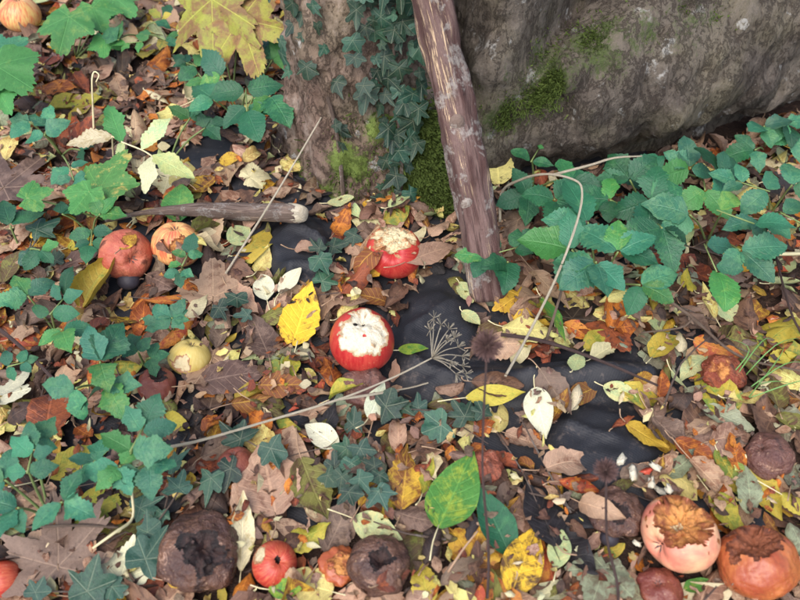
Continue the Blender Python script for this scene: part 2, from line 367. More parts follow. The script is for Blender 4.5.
def build_trunk(name, c, rf, mat, nth, zs, amp, mosslist, label):
    V = []; mo = []; n = nth
    ths = [2 * PI * k / n for k in range(n)]
    for z in zs:
        for th in ths:
            r = rf(th, z); x = c[0] + r * math.cos(th); y = c[1] + r * math.sin(th)
            d = fbm(x * 9, y * 9, z * 6, 3) * amp + (abs(fbm(x * 26 + 5, y * 26, z * 12, 3)) - .25) * amp * 1.0 + fbm(x * 80, y * 80, z * 45, 3) * amp * .28
            q_ = fbm(x * 17 + 9, y * 17, z * 13, 4) * 3.2; fl_ = math.floor(q_); d += amp * .42 * (fl_ + min(1, (q_ - fl_) * 4))
            V.append((x + d * math.cos(th), y + d * math.sin(th), z)); m = 0
            for (q, rad, k) in mosslist:
                m = max(m, k * math.exp(-((x - q[0]) ** 2 + (y - q[1]) ** 2 + (z - q[2]) ** 2) / rad ** 2))
            mo.append(m)
    F = [(j * n + i, j * n + (i + 1) % n, (j + 1) * n + (i + 1) % n, (j + 1) * n + i) for j in range(len(zs) - 1) for i in range(n)]
    F.append(tuple(range((len(zs) - 1) * n, len(zs) * n)))
    root = empty(name, (c[0], c[1], 0)); tag(root, label, 'tree')
    mesh_obj('trunk', V, F, mat, root, attrs={'moss': mo}); return root
def hit(px, py, rf, c):
    d = ray(px, py); d = d / np.linalg.norm(d); t = .72
    while t < 2.0:
        p = CAMP + d * t
        q = p[:2] - c
        gap = math.hypot(q[0], q[1]) - rf(math.atan2(q[1], q[0]), p[2])
        if gap < 0: return p
        t += .003 if gap < .012 else .010
    return None
zsA = list(np.arange(-.04, .42, .006)) + list(np.linspace(.43, 1.7, 40))
mossA = [(hit(430, 190, trunk_a_r, CA_), .055, 1.3), (hit(430, 145, trunk_a_r, CA_), .05, 1.2), (hit(420, 225, trunk_a_r, CA_), .05, 1.2), (hit(350, 160, trunk_a_r, CA_), .045, .75), (hit(330, 195, trunk_a_r, CA_), .04, .6), (hit(375, 130, trunk_a_r, CA_), .03, .65)]
treeA = build_trunk('tree', CA_, trunk_a_r, M['bark_a'], 150, zsA, .010, [m for m in mossA if m[0] is not None], 'slim brown tree trunk with ivy climbing it and a mossy foot')
zsB = list(np.arange(-.05, .60, .009)) + list(np.linspace(.62, 1.8, 30))
mB = [(545, 75, .06, .8), (530, 95, .04, .7), (600, 40, .07, .75), (640, 30, .06, .6), (590, 100, .03, .5), (690, 20, .06, .6), (500, 120, .05, .7), (480, 90, .04, .4), (610, 65, .05, .6)]
mossB = [(hit(a, b, trunk_b_r, CB_), r, k * .8) for a, b, r, k in mB]
treeB = build_trunk('tree', CB_, trunk_b_r, M['bark_b'], 460, zsB, .014, [m for m in mossB if m[0] is not None], 'massive swollen grey-brown old tree base with mossy bark')
# moss cushions on the bark: short shoots, far too many to count
def moss_shoots(parent, rf, c, patches, ln, wd=.0011, lift=0.):
    mb = MB()
    for (px, py, sxp, syp, n) in patches:
        for _ in range(n):
            p = hit(px + random.gauss(0, sxp), py + random.gauss(0, syp), rf, c)
            if p is None or p[2] < -.01: continue
            th = math.atan2(p[1] - c[1], p[0] - c[0]); nrm = np.array([math.cos(th), math.sin(th), .25])
            d = nrm + rng.normal(0, .55, 3); d /= np.linalg.norm(d); L = ln * random.uniform(.6, 1.5); s_ = np.cross(d, rng.normal(0, 1, 3)); s_ /= np.linalg.norm(s_) + 1e-9
            b = p - nrm * (.008 - lift)
            mb.add([b - s_ * wd, b + s_ * wd, b + d * (L * .6 + .008) + s_ * wd * 1.4 + np.array([0, 0, -.001]), b + d * (L + .008)], [(0, 1, 2), (0, 2, 3)])
    tag(mb.build('moss', M['moss'], parent), kind='stuff')
moss_shoots(treeA, trunk_a_r, CA_, [(430, 190, 14, 28, 3600), (430, 145, 11, 20, 1500), (424, 224, 17, 10, 1300), (350, 160, 24, 18, 1000), (375, 135, 15, 10, 250), (330, 195, 12, 10, 150)], .008)
moss_shoots(treeB, trunk_b_r, CB_, [(545, 72, 10, 17, 2200), (532, 92, 7, 10, 1000), (600, 38, 18, 11, 1600), (500, 115, 9, 14, 700), (690, 18, 18, 9, 900), (640, 30, 14, 9, 700)], .0022, .0006)
# trunks push the litter aside
dA = np.hypot(GXX - CA_[0], GYY - CA_[1]); TR = dA < .115
thB = np.arctan2(GYY - CB_[1], GXX - CB_[0]); TR |= np.hypot(GXX - CB_[0], GYY - CB_[1]) < FOOT(thB) - .01
def in_trunk(x, y):
    i = int((x - HX0) / CELL); j = int((y - HY0) / CELL)
    return 0 <= i < HNX and 0 <= j < HNY and TR[j, i]

# ------------------------------------------------------------------ apples
LAND = []                                           # (pixel, phrase) for telling leaves apart
PROT = []                                           # pixel discs and polygons the loose litter leaves free
for P in EXPOSED: PROT.append(np.array(P, float))
def disc(px, py, r, k=1.0): PROT.append(np.array([(px + r * math.cos(a), py + r * k * math.sin(a)) for a in np.linspace(0, 2 * PI, 14)[:-1]]))
def apple_mat(name, c1, c2, rot, rotamt, streak=.5, rough=.35, wrinkle=0.):
    s = NT(name); p = s.n('TexCoord').outputs['Object']
    q = s.n('Attribute', attribute_name='ax')
    n1 = s.noise(p, 26., 4., .6, .5); n2 = s.noise(p, 95., 5., .7); n3 = s.noise(p, 420., 2., .6)
    th = s.attr('lon').outputs['Fac']; st = s.noise(s.n('CombineXYZ', {0: s.math('MULTIPLY', s.math('SINE', th), 3.), 1: s.math('MULTIPLY', s.math('COSINE', th), 3.), 2: s.math('MULTIPLY', s.attr('lat').outputs['Fac'], .5)}).outputs[0], 3.4, 4., .7)
    col = s.mix(s.step(s.math('ADD', s.math('MULTIPLY', n1, 1 - streak), s.math('MULTIPLY', st, streak)), .36, .62), c1, c2)
    rt = s.step(s.math('ADD', s.math('MULTIPLY', n1, .7), s.math('MULTIPLY', n2, .3)), .82 - rotamt * .6, .90 - rotamt * .6)
    col = s.mix(rt, col, s.mix(n2, rot, tuple(v * .35 for v in rot)))
    if wrinkle > .7:
        pk = s.math('MULTIPLY', s.step(s.noise(p, 60., 4., .7, .6), .58, .66), s.step(n3, .4, .55)); col = s.mix(s.math('MULTIPLY', pk, .7), col, lin((166, 132, 112)))
        bl = s.step(s.noise(p, 24., 3., .6, .6), .50, .60); col = s.mix(s.math('MULTIPLY', bl, .75), col, lin((30, 26, 32)))
    len_ = s.step(n3, .66, .72); col = s.mix(s.math('MULTIPLY', len_, .25), col, lin((222, 190, 140)))
    h = s.math('ADD', s.math('MULTIPLY', n2, .4 + 1.0 * wrinkle), s.math('MULTIPLY', n1, 1.5 * wrinkle))
    return s.finish(col, s.math('ADD', rough, s.math('MULTIPLY', rt, .2)), s.bump(h, .25 + .6 * wrinkle, .003 + .006 * wrinkle), .4)
def flesh_mat(name, c1, c2, wet=.5, thr=(.5, .68)):
    s = NT(name); p = s.n('TexCoord').outputs['Object']; n1 = s.noise(p, 40., 4., .6); n2 = s.noise(p, 170., 5., .75)
    col = s.mix(s.step(s.math('ADD', s.math('MULTIPLY', n1, .6), s.math('MULTIPLY', n2, .4)), thr[0], thr[1]), c1, c2)
    rim = s.math('SUBTRACT', 1., s.step(s.math('ADD', s.attr('inner').outputs['Fac'], s.math('MULTIPLY', s.math('SUBTRACT', n2, .5), .9)), .25, .75))
    col = s.mix(s.math('MULTIPLY', rim, .75), col, tuple(v * k for v, k in zip(c2, (.75, .55, .4))))
    return s.finish(col, wet, s.bump(n2, .8, .004), .4, sss=.15)
FL_WHITE = flesh_mat('white_flesh', lin((212, 204, 182)), lin((188, 166, 122)), .5, (.50, .70))
FL_CREAM = flesh_mat('cream_flesh', lin((214, 198, 158)), lin((172, 110, 62)), .5, (.48, .62))
FL_ORANGE = flesh_mat('browning_flesh', lin((210, 146, 80)), lin((128, 66, 38)), .34, (.42, .60))
FL_DARK = flesh_mat('rotten_flesh', lin((70, 48, 42)), lin((24, 19, 21)), .4, (.36, .60))
TOC = lambda p: (CAMP - p) / np.linalg.norm(CAMP - p)
def apple(px, py, dpx, label, mat, axis=(0, .3, 1), squash=.88, bites=(), shrivel=0., sink=.12, cal=True, calmat=None, seed=0, phrase=None, res=(56, 40), stalk=False, protect=True, kpro=.95):
    """axis = (image right, image up, towards camera) direction in which the calyx end points; bites = [(right, up, towards, radius rad, depth, material, ragged)]"""
    p = at(px, py, .03); r = dpx * mpp(p) / 2
    g = float(hs(*at(px, py, r)[:2]))
    p = at(px, py, g + r * squash * (1 - sink) + .002); r = dpx * mpp(p) / 2
    cv = TOC(p); rt = np.array([1., 0, 0]); up = np.cross(cv, rt); up /= np.linalg.norm(up); rt = np.cross(up, cv)
    D = lambda a: (lambda v: v / np.linalg.norm(v))(a[0] * rt + a[1] * up + a[2] * cv)
    A = D(axis); X = np.cross(A, [.3, .2, .9]); X /= np.linalg.norm(X); Y = np.cross(A, X)
    n, m = res; V = np.zeros((m + 1, n, 3)); LON = np.zeros((m + 1, n)); LAT = np.zeros((m + 1, n)); FLs = np.full((m + 1, n), -1); INN = np.ones((m + 1, n))
    for j in range(m + 1):
        ph = PI * j / m; ph = min(max(ph, .02), PI - .02)
        for i in range(n):
            th = 2 * PI * i / n
            rr = 1.0 - .30 * math.exp(-(ph / .28) ** 2) - .26 * math.exp(-((PI - ph) / .26) ** 2)
            rr *= 1 + .025 * math.cos(5 * th) * math.exp(-(ph / .7) ** 2) + .02 * math.sin(2 * th + seed)
            wid = 1 + .06 * math.cos(ph) * -1
            d = np.array([math.sin(ph) * math.cos(th) * wid, math.sin(ph) * math.sin(th) * wid, math.cos(ph) * .9])
            w = d[0] * X + d[1] * Y + d[2] * A; w_n = w / np.linalg.norm(w)
            if shrivel:
                a_ = w_n * 1.7 + seed * 3.7; wl = abs(math.sin(th * 7 + 3 * fbm(a_[0] * 2, a_[1] * 2, a_[2] * 2, 2) + seed)); rr *= 1 + shrivel * .22 * (wl - .6) * math.sin(ph)
                rr *= 1 + shrivel * (.70 * fbm(a_[0], a_[1], a_[2], 1) - .16 * abs(fbm(a_[0] * 3, a_[1] * 3, a_[2] * 3, 2)))
            for bi, b in enumerate(bites):
                bd = D(b[:3]); ca_ = math.acos(max(-1, min(1, float(w_n @ bd))))
                a_ = w_n * 4 + seed + bi * 9; edge = b[3] * (1 + b[6] * (fbm(a_[0] * .8, a_[1] * .8, a_[2] * .8, 3)))
                if ca_ < edge:
                    f = min(1, (edge - ca_) / .055); FLs[j, i] = bi; INN[j, i] = min(1, (edge - ca_) / .14)
                    rag = fbm(a_[0] * 1.3, a_[1] * 1.3, a_[2] * 1.3, 4)
                    flat = b[3] and math.cos(b[3]) / max(math.cos(ca_), .3)            # planar cut
                    tgt = (flat * .35 + .65) - .03 - b[4] * (1 - (ca_ / edge) ** 2) + rag * (.10 if b[5] is FL_WHITE else .24) * (b[4] + .2)
                    rr *= (1 - f) + f * min(tgt, 1.0)
            V[j, i] = p + w * rr * r; LON[j, i] = th; LAT[j, i] = ph
    V[..., 2] = p[2] + (V[..., 2] - p[2]) * squash
    VV = V.reshape(-1, 3); fl = FLs.reshape(-1)
    idx = lambda j, i: j * n + i % n
    groups = {}
    for j in range(m):
        for i in range(n):
            f = (idx(j, i), idx(j + 1, i), idx(j + 1, i + 1), idx(j, i + 1))
            q = [fl[k] for k in f]; b = max(q) if sum(k >= 0 for k in q) >= 2 else -1
            groups.setdefault(b, []).append(f)
    base = p.copy(); base[2] = VV[:, 2].min()
    root = empty('apple', base); tag(root, label, 'apple', 'windfall apples on the ground')
    for b, fs in groups.items():
        used = sorted({k for f in fs for k in f}); mp = {k: i for i, k in enumerate(used)}
        mesh_obj('skin' if b < 0 else 'flesh', VV[used], [tuple(mp[k] for k in f) for f in fs], mat if b < 0 else bites[b][5], root,
                 attrs={'lon': LON.reshape(-1)[used], 'lat': LAT.reshape(-1)[used], 'inner': np.where(fl[used] < 0, 0., INN.reshape(-1)[used])})
    top = np.argmin(abs(LAT[:, 0] - .10)); tip = V[top].mean(0)
    if cal and FLs[2, 0] < 0:
        mb = MB()
        for k in range(6):
            a = 2 * PI * k / 6 + seed; o = (math.cos(a) * X + math.sin(a) * Y)
            b0 = tip + o * r * .03 - A * r * .04; L = r * .17
            s_ = np.cross(o, A) * r * .045
            mb.add([b0 - s_, b0 + s_, b0 + o * L * .6 + A * L * .75 + s_ * .5, b0 + o * L * (.9 + .2 * math.sin(k * 3)) + A * L * 1.0], [(0, 1, 2), (0, 2, 3)])
        mb.build('calyx', calmat or M['dark_stem'], root)
    if stalk:
        v, f, u = tube(spline([tip - A * r * .1, tip + A * r * .25 + X * r * .03, tip + A * r * .5 + X * r * .15], 6), r * .045, 5); mesh_obj('stalk', v, f, M['twig'], root, uv=u)
    # litter lies against it
    g2 = (GXX - p[0]) ** 2 + (GYY - p[1]) ** 2 < (r * .72) ** 2
    HM[g2] = np.maximum(HM[g2], p[2] + np.sqrt(np.clip(r ** 2 - (GXX[g2] - p[0]) ** 2 - (GYY[g2] - p[1]) ** 2, 0, None)) * squash * .85)
    if protect: disc(px, py, dpx / 2 * kpro, .9)
    LAND.append(((px, py), phrase or 'the apple'))
    return root
RED = apple_mat('red_skin', lin((160, 40, 36)), lin((190, 96, 66)), lin((112, 60, 38)), .16, .6, .42)
RED2 = apple_mat('bright_red_skin', lin((160, 32, 36)), lin((182, 66, 54)), lin((104, 54, 40)), .14, .6, .42)
PINK = apple_mat('faded_red_skin', lin((164, 78, 62)), lin((188, 112, 84)), lin((120, 62, 46)), .5, .4, .42, .5)
BLUSH = apple_mat('blushed_skin', lin((200, 92, 66)), lin((214, 186, 116)), lin((150, 86, 48)), .22, .6)
ORB = apple_mat('orange_brown_skin', lin((150, 72, 48)), lin((178, 106, 60)), lin((118, 58, 36)), .35, .3, .28, .2)
BRN = apple_mat('brown_rotten_skin', lin((88, 58, 54)), lin((116, 80, 68)), lin((56, 40, 38)), .5, .3, .34, .75)
DRK = apple_mat('black_rotten_skin', lin((74, 54, 50)), lin((110, 78, 62)), lin((44, 34, 34)), .40, .2, .26, .75)
YEL = apple_mat('yellow_skin', lin((190, 164, 84)), lin((206, 186, 116)), lin((140, 82, 48)), .3, .4)
MAR = apple_mat('maroon_skin', lin((104, 50, 44)), lin((128, 72, 54)), lin((50, 34, 34)), .4, .3, .35, .4)
apple(362, 340, 66, 'bright red apple standing with its white flesh widely eaten open', RED2, (.05, .9, .75), 1.12, [(.06, .40, 1, .86, .08, FL_WHITE, .34), (-.32, .72, .9, .08, .14, FL_DARK, .3), (.10, .85, .8, .08, .14, FL_DARK, .3), (.10, .12, 1, .05, .05, RED2, .5)], res=(150, 104), seed=1, phrase='the red apple with white flesh', sink=.0, cal=False)
apple(394, 252, 56, 'red apple at the trunk foot with its crumbling cream top eaten away', RED2, (-.05, -.05, 1), .95, [(-.1, 1.0, .75, 1.0, .16, FL_CREAM, .40)], res=(130, 92), seed=2, phrase='the eaten apple at the trunk foot')
apple(366, 388, 48, 'shrivelled brown apple tucked under the big white-fleshed red apple', BRN, (.1, .2, 1), .85, (), .30, seed=3, phrase='the shrivelled apple under the white-fleshed one')
apple(126, 255, 54, 'bruised faded red apple lying left of the yellow-topped apple', PINK, (.3, -.2, 1), .9, [(.15, .75, .8, .34, .05, FL_ORANGE, .5)], .10, seed=4, phrase='the bruised faded red apple')
apple(177, 244, 50, 'yellow and red apple with a rotting gnawed face beside a green leaf', BLUSH, (-.1, .95, .5), .95, [(.25, -.25, 1, .52, .10, FL_ORANGE, .5)], .05, seed=5, phrase='the yellow and red apple')
apple(20, 14, 40, 'yellow and red apple in the far corner above a bramble leaf', BLUSH, (0, 1, .4), .95, (), .03, seed=6, phrase='the apple in the far corner')
apple(190, 357, 42, 'half-buried yellow apple with a brown rotten side', YEL, (.1, .9, .5), .9, [(-.5, -.4, 1, .5, .10, FL_CREAM, .5)], .05, seed=7, phrase='the half-buried yellow apple', sink=.55, kpro=.7)
apple(157, 384, 38, 'small maroon apple with a black sunken top', MAR, (0, .7, .8), .9, [(0, .75, .75, .52, .12, FL_DARK, .4)], .14, seed=8, phrase='the small maroon apple')
apple(236, 464, 38, 'small smooth brown apple between ivy sprigs', MAR, (-.2, .8, .6), .9, (), .05, seed=9, phrase='the small smooth brown apple', sink=.25)
apple(200, 551, 82, 'large black rotten apple with a lumpy collapsed skin', DRK, (.1, .2, 1), .78, [(.12, .1, 1, .52, .30, FL_DARK, .5), (.30, -.5, 1, .17, .2, FL_DARK, .5), (-.65, .45, 1, .2, .1, FL_DARK, .6)], .24, seed=10, phrase='the large black rotten apple', res=(80, 56))
apple(275, 564, 46, 'small red apple with a dark hole and a pale worn shoulder', RED, (.25, .15, 1), .95, [(-.85, .5, .5, .42, .03, FL_CREAM, .3), (.15, .22, 1, .17, .25, FL_DARK, .3)], .02, seed=11, phrase='the small red apple with the hole', cal=False)
apple(379, 565, 62, 'dark brown rotten apple with an open dried calyx facing up', DRK, (.05, .25, 1), .85, [(.05, .35, 1, .44, .28, FL_DARK, .5)], .18, seed=12, phrase='the rotten apple with dried calyx', res=(72, 48))
apple(5, 579, 36, 'smooth red apple cut by the near left corner', RED, (.9, .2, .2), .95, (), .02, seed=13, phrase='the red apple in the near left corner')
apple(679, 534, 78, 'pale pink apple bitten open to browning orange flesh', apple_mat('pale_pink_skin', lin((204, 122, 102)), lin((218, 174, 134)), lin((168, 96, 62)), .2, .15, .35), (-.55, -.3, .5), .92, [(.25, .70, .9, .98, .46, FL_ORANGE, .40), (-.02, .55, 1, .30, .48, FL_CREAM, .6)], .04, seed=14, phrase='the bitten apple with orange flesh', res=(130, 92))
apple(757, 561, 78, 'glossy orange-brown rotting apple with a torn sunken top', ORB, (.0, .9, .5), .88, [(.05, .95, .8, .78, .26, flesh_mat('brown_torn_flesh', lin((136, 78, 50)), lin((88, 50, 38)), .4), .5)], .12, seed=15, phrase='the glossy orange-brown apple', res=(120, 84))
apple(768, 456, 50, 'dull purple-brown wrinkled apple near the right edge', BRN, (-.3, .5, .8), .9, (), .16, seed=16, phrase='the purple-brown wrinkled apple')
apple(482, 468, 40, 'shrunken reddish apple crumpled behind the thin dark stem', apple_mat('dried_red_skin', lin((132, 66, 52)), lin((164, 96, 70)), lin((84, 48, 40)), .4, .3, .5, .9), (.2, .5, .8), .75, (), .45, seed=17, phrase='the shrunken reddish apple')
apple(617, 512, 52, 'mushy dark apple sunk beneath the small hairy seed head', DRK, (.1, .4, .9), .6, [(.1, .2, 1, .5, .12, FL_DARK, .5)], .30, seed=18, phrase='the mushy dark apple')
apple(660, 588, 44, 'squashed reddish-brown apple in front of the bitten orange one', MAR, (0, .4, .9), .6, (), .28, seed=19, phrase='the squashed reddish-brown apple')
apple(722, 372, 42, 'dark red crumbling apple near the grass tuft', apple_mat('crumbling_skin', lin((120, 52, 40)), lin((152, 84, 52)), lin((70, 40, 34)), .4, .3, .45, .9), (0, .5, .9), .65, [(.1, .3, 1, .5, .12, FL_ORANGE, .6)], .35, seed=20, phrase='the dark red crumbling apple')
apple(340, 566, 40, 'orange-brown apple core fragment left of a dark rotten apple', ORB, (.3, .3, .8), .55, [(.1, .2, 1, .7, .15, FL_ORANGE, .6)], .40, seed=21, phrase='the orange-brown core fragment', sink=.2)
apple(52, 408, 34, 'flattened brown apple hidden below the left bushy plant', BRN, (0, .4, .9), .6, (), .35, seed=22, phrase='the flattened brown apple')
# a blue-black plum
def plum(px, py, d, label):
    p = surf(px, py); r = d * mpp(p) / 2; c = p + np.array([0, 0, r * .85]); V = []; F = []; n, m = 20, 14
    for j in range(m + 1):
        for i in range(n):
            ph, th = PI * j / m, 2 * PI * i / n
            k = 1 - .07 * math.exp(-((th - 1.) / .25) ** 2) + .02 * fbm(ph * 2, th, 1)
            V.append(c + r * k * np.array([1.15 * math.cos(ph) * .92, math.sin(ph) * math.cos(th), math.sin(ph) * math.sin(th) * .92]))
    F = [(j * n + i, j * n + (i + 1) % n, (j + 1) * n + (i + 1) % n, (j + 1) * n + i) for j in range(m) for i in range(n)]
    root = empty('plum', (c[0], c[1], c[2] - r)); tag(root, label, 'plum')
    mesh_obj('skin', V, F, plain('plum_skin', lin((38, 34, 40)), lin((62, 58, 66)), .55, 90.), root)
    v, f, u = tube(spline([c + [r * .95, 0, 0], c + [r * 1.25, 0, r * .2], c + [r * 1.5, -r * .1, r * .25]], 5), r * .07, 5); mesh_obj('stalk', v, f, M['twig'], root, uv=u)
    disc(px, py, d * .5)
plum(131, 286, 21, 'small blue-black plum below the bruised faded red apple')
plum(608, 541, 18, 'small blue-black plum beside the mushy dark apple')

# ------------------------------------------------------------------ leaf shapes
PROF = {'ovate': (.74, .78), 'oval': (.95, .62), 'obovate': (1.25, .75), 'narrow': (.85, .9), 'broad': (.80, .60), 'long': (.9, .8)}
WR = {'ovate': .56, 'oval': .62, 'obovate': .58, 'narrow': .36, 'broad': .80, 'long': .30}
def blade(L, shape='ovate', wr=None, curl=0., cup=0., wave=.03, twist=0., serr=0., nl=8, nw=2, tear=0., rg=rng, lobe=0.):
    a, b = PROF[shape]; W = L * (wr or WR[shape]); t = np.linspace(0, 1, nl + 1); ts = np.clip(t, .012, .988)
    w = W / 2 * np.sin(PI * ts ** a) ** b * (1 - .35 * t ** 5)
    u = np.linspace(-1, 1, 2 * nw + 1); U, T = np.meshgrid(u, t)
    ww = np.repeat(w[:, None], len(u), 1)
    if serr:
        alt = np.where(np.arange(nl + 1) % 2 == 0, 1 + serr, 1 - serr)[:, None]; ww = np.where(abs(U) > .99, ww * alt, ww)
    if lobe:
        for sgn in (-1, 1): ww = np.where(U * sgn > 0, ww * (1 + lobe * np.sin(T * 2 * PI * rg.uniform(1.6, 2.4) + rg.uniform(0, 6.28))), ww)
    if tear:
        for sgn in (-1, 1):
            f = 1 - tear * np.clip(rg.normal(0, 1, nl + 1), -.4, 2.0) * .3; ww = np.where(U * sgn > .3, ww * f[:, None], ww)
    cp = cup + 1e-4; ang = U * cp
    X = ww * np.sin(ang) / cp; Z = ww * (1 - np.cos(ang)) / cp
    ph = rg.uniform(0, 6.28, 4)
    Z = Z + L * wave * (np.sin(T * 9 + ph[0]) * abs(U) + .7 * np.sin(T * 5 + ph[1]) * U + .5 * np.sin(T * 15 + ph[2] + U * 2) * U * U)
    tw = twist * (T - .5); X, Z = X * np.cos(tw) - Z * np.sin(tw), X * np.sin(tw) + Z * np.cos(tw)
    # bend along the length
    cu = curl + 1e-4; phi = cu * (T - .35); Y = L * np.sin(phi) / cu; Zc = L * (1 - np.cos(phi)) / cu
    Yp = Y - Z * np.sin(phi); Zp = Zc + Z * np.cos(phi)
    V = np.stack([X, Yp, Zp], -1).reshape(-1, 3); n = len(u)
    F = [(j * n + i, j * n + i + 1, (j + 1) * n + i + 1, (j + 1) * n + i) for j in range(nl) for i in range(n - 1)]
    uv = np.stack([U.ravel(), T.ravel()], 1)
    return V, F, uv
LOBES = {'ivy': [(0, 1), (14, .74), (27, .60), (42, .68), (56, .80), (72, .62), (92, .54), (118, .62), (145, .46), (180, .2)],
         'maple': [(0, 1), (7, .80), (13, .78), (17, .60), (27, .46), (38, .66), (47, .92), (55, .70), (64, .72), (76, .42), (92, .54), (105, .62), (120, .42), (150, .34), (180, .12)],
         'tri': [(0, 1), (12, .9), (28, .62), (45, .72), (62, .86), (80, .66), (110, .5), (150, .42), (180, .12)]}
def lobed(L, kind='ivy', cup=0., wave=.03, curl=0., rings=3, rg=rng, wob=.06):
    half = LOBES[kind]; A = [-a for a, r in half[::-1]] + [a for a, r in half[1:-1]]; Rr = [r for a, r in half[::-1]] + [r for a, r in half[1:-1]]
    P = []; n0 = len(A)
    for i in range(n0):
        a1, r1 = R(A[i]), Rr[i] * (1 + wob * rg.normal()); P.append((math.sin(a1) * r1, math.cos(a1) * r1))
    P = np.array(P); Q = np.roll(P, -1, 0); mid = (P + Q) / 2 * (1.0 if kind == 'maple' else 1.05)
    if kind == 'ivy':
        O = np.empty((2 * n0, 2)); O[0::2] = P; O[1::2] = mid
    else:
        O = np.empty((4 * n0, 2))
        for k in range(4): O[k::4] = (P + (Q - P) * k / 4) * (1 + (0, .055, -.03, .045)[k] * rg.uniform(.4, 1.5, (n0, 1)))
    n = len(O); ph = rg.uniform(0, 6.28, 3); V = [(0, 0, 0)]
    for k in range(1, rings + 1): V += [(x * k / rings, y * k / rings, 0) for x, y in O]
    V = np.array(V); rr = np.hypot(V[:, 0], V[:, 1]); th = np.arctan2(V[:, 0], V[:, 1])
    V[:, 2] = cup * rr ** 2 + wave * rr * (np.sin(th * 5 + ph[0]) + .8 * np.sin(th * 3 + ph[1]) + np.sin(th * 9 + ph[2]) * rr * .6)
    uv = V[:, :2].copy(); c = curl + 1e-4; y = V[:, 1].copy(); V[:, 1] = np.sin(c * y) / c - V[:, 2] * np.sin(c * y); V[:, 2] = (1 - np.cos(c * y)) / c + V[:, 2] * np.cos(c * y)
    V *= L / 1.25
    F = [(0, 1 + i, 1 + (i + 1) % n) for i in range(n)][:]
    F = [(0, 1 + (i + 1) % n, 1 + i) for i in range(n)]
    for k in range(rings - 1):
        a = 1 + k * n; b = a + n
        F += [(a + i, a + (i + 1) % n, b + (i + 1) % n, b + i) for i in range(n)]
    return V, F, uv
def frame(yaw, nrm=(0, 0, 1), roll=0.):
    """matrix whose columns are leaf x, leaf y (towards the tip) and leaf normal"""
    n = np.asarray(nrm, float); n /= np.linalg.norm(n); y = np.array([math.cos(yaw), math.sin(yaw), 0.]); y -= n * (y @ n); y /= np.linalg.norm(y); x = np.cross(y, n)
    if roll: x, n = x * math.cos(roll) + n * math.sin(roll), n * math.cos(roll) - x * math.sin(roll)
    return np.stack([x, y, n], 1)
def img2yaw(deg): a = R(deg); return math.atan2(math.sin(a) / .8, math.cos(a))
def plen(px, deg, p): return px * mpp(p) / math.hypot(math.cos(img2yaw(deg)), math.sin(img2yaw(deg)) * .8)
# ------------------------------------------------------------------ leaf colours: base, blotch colour, blotch amount, words
PAL = {
 'mauve': ((124, 102, 88), (92, 73, 63), .4, 'mauve-brown'), 'brown': ((116, 86, 68), (78, 56, 46), .4, 'brown'), 'dark': ((76, 58, 50), (50, 39, 36), .4, 'dark brown'),
 'tan': ((164, 134, 110), (120, 88, 70), .35, 'tan'), 'pinkish': ((176, 144, 118), (140, 102, 80), .35, 'pinkish tan'), 'cream': ((202, 192, 152), (168, 152, 104), .2, 'cream'),
 'white': ((212, 208, 178), (190, 182, 136), .12, 'creamy white'), 'yellow': ((196, 158, 54), (146, 100, 40), .42, 'yellow'), 'spotyellow': ((214, 172, 48), (84, 58, 34), .34, 'dark-spotted yellow'),
 'orange': ((190, 116, 44), (128, 66, 34), .45, 'orange'), 'rust': ((146, 78, 48), (96, 52, 40), .45, 'rusty'), 'red': ((160, 70, 48), (196, 130, 56), .45, 'red-brown'),
 'lime': ((138, 146, 56), (176, 160, 62), .5, 'lime green'), 'olive': ((118, 118, 58), (88, 70, 46), .45, 'olive'), 'palegreen': ((168, 180, 130), (190, 186, 130), .35, 'pale green'),
 'fadegreen': ((112, 132, 60), (174, 152, 60), .5, 'half-yellowed green'), 'green': ((74, 128, 56), (134, 156, 56), .35, 'green'), 'greygreen': ((138, 146, 118), (110, 104, 84), .4, 'grey-green'),
 'paleyellow': ((206, 194, 120), (168, 140, 78), .35, 'pale yellow'), 'yellowbrown': ((196, 158, 54), (124, 78, 44), .6, 'brown-blotched yellow'), 'black': ((44, 40, 42), (30, 28, 30), .4, 'blackened'),
 'flecked': ((72, 122, 62), (168, 156, 84), .30, 'yellow-flecked green'), 'maplefade': ((142, 140, 58), (122, 90, 58), .54, 'yellow and brown'), 'bluegreen': ((52, 112, 84), (78, 130, 92), .35, 'blue-green'), 'deepgreen': ((38, 92, 62), (58, 112, 70), .3, 'deep green'), 'brightgreen': ((66, 126, 66), (100, 140, 70), .3, 'bright green'), 'ivy': ((24, 48, 38), (36, 62, 46), .45, 'dark green'), 'ivylight': ((38, 74, 60), (52, 88, 68), .4, 'green'),
}
def colours(k, jit=.10):
    a, b, amt, _ = PAL[k]; f = 1 + rng.normal(0, jit); h = rng.normal(0, jit * .35, 3)
    A = np.clip(np.array(lin(a)) * f * (1 + h), .004, .85); B = np.clip(np.array(lin(b)) * f * (1 + h), .004, .85)
    return np.array([*A, min(max(amt + rng.normal(0, .08), 0), .9)]), np.array([*B, rng.random()])
LITTER = ['mauve'] * 16 + ['brown'] * 18 + ['dark'] * 14 + ['tan'] * 22 + ['pinkish'] * 8 + ['rust'] * 7 + ['orange'] * 7 + ['olive'] * 8 + ['yellow'] * 4 + ['greygreen'] * 5 + ['palegreen'] * 3 + ['paleyellow'] * 9 + ['yellowbrown'] * 6 + ['fadegreen'] * 4 + ['cream'] * 6 + ['red'] * 3 + ['black'] * 4
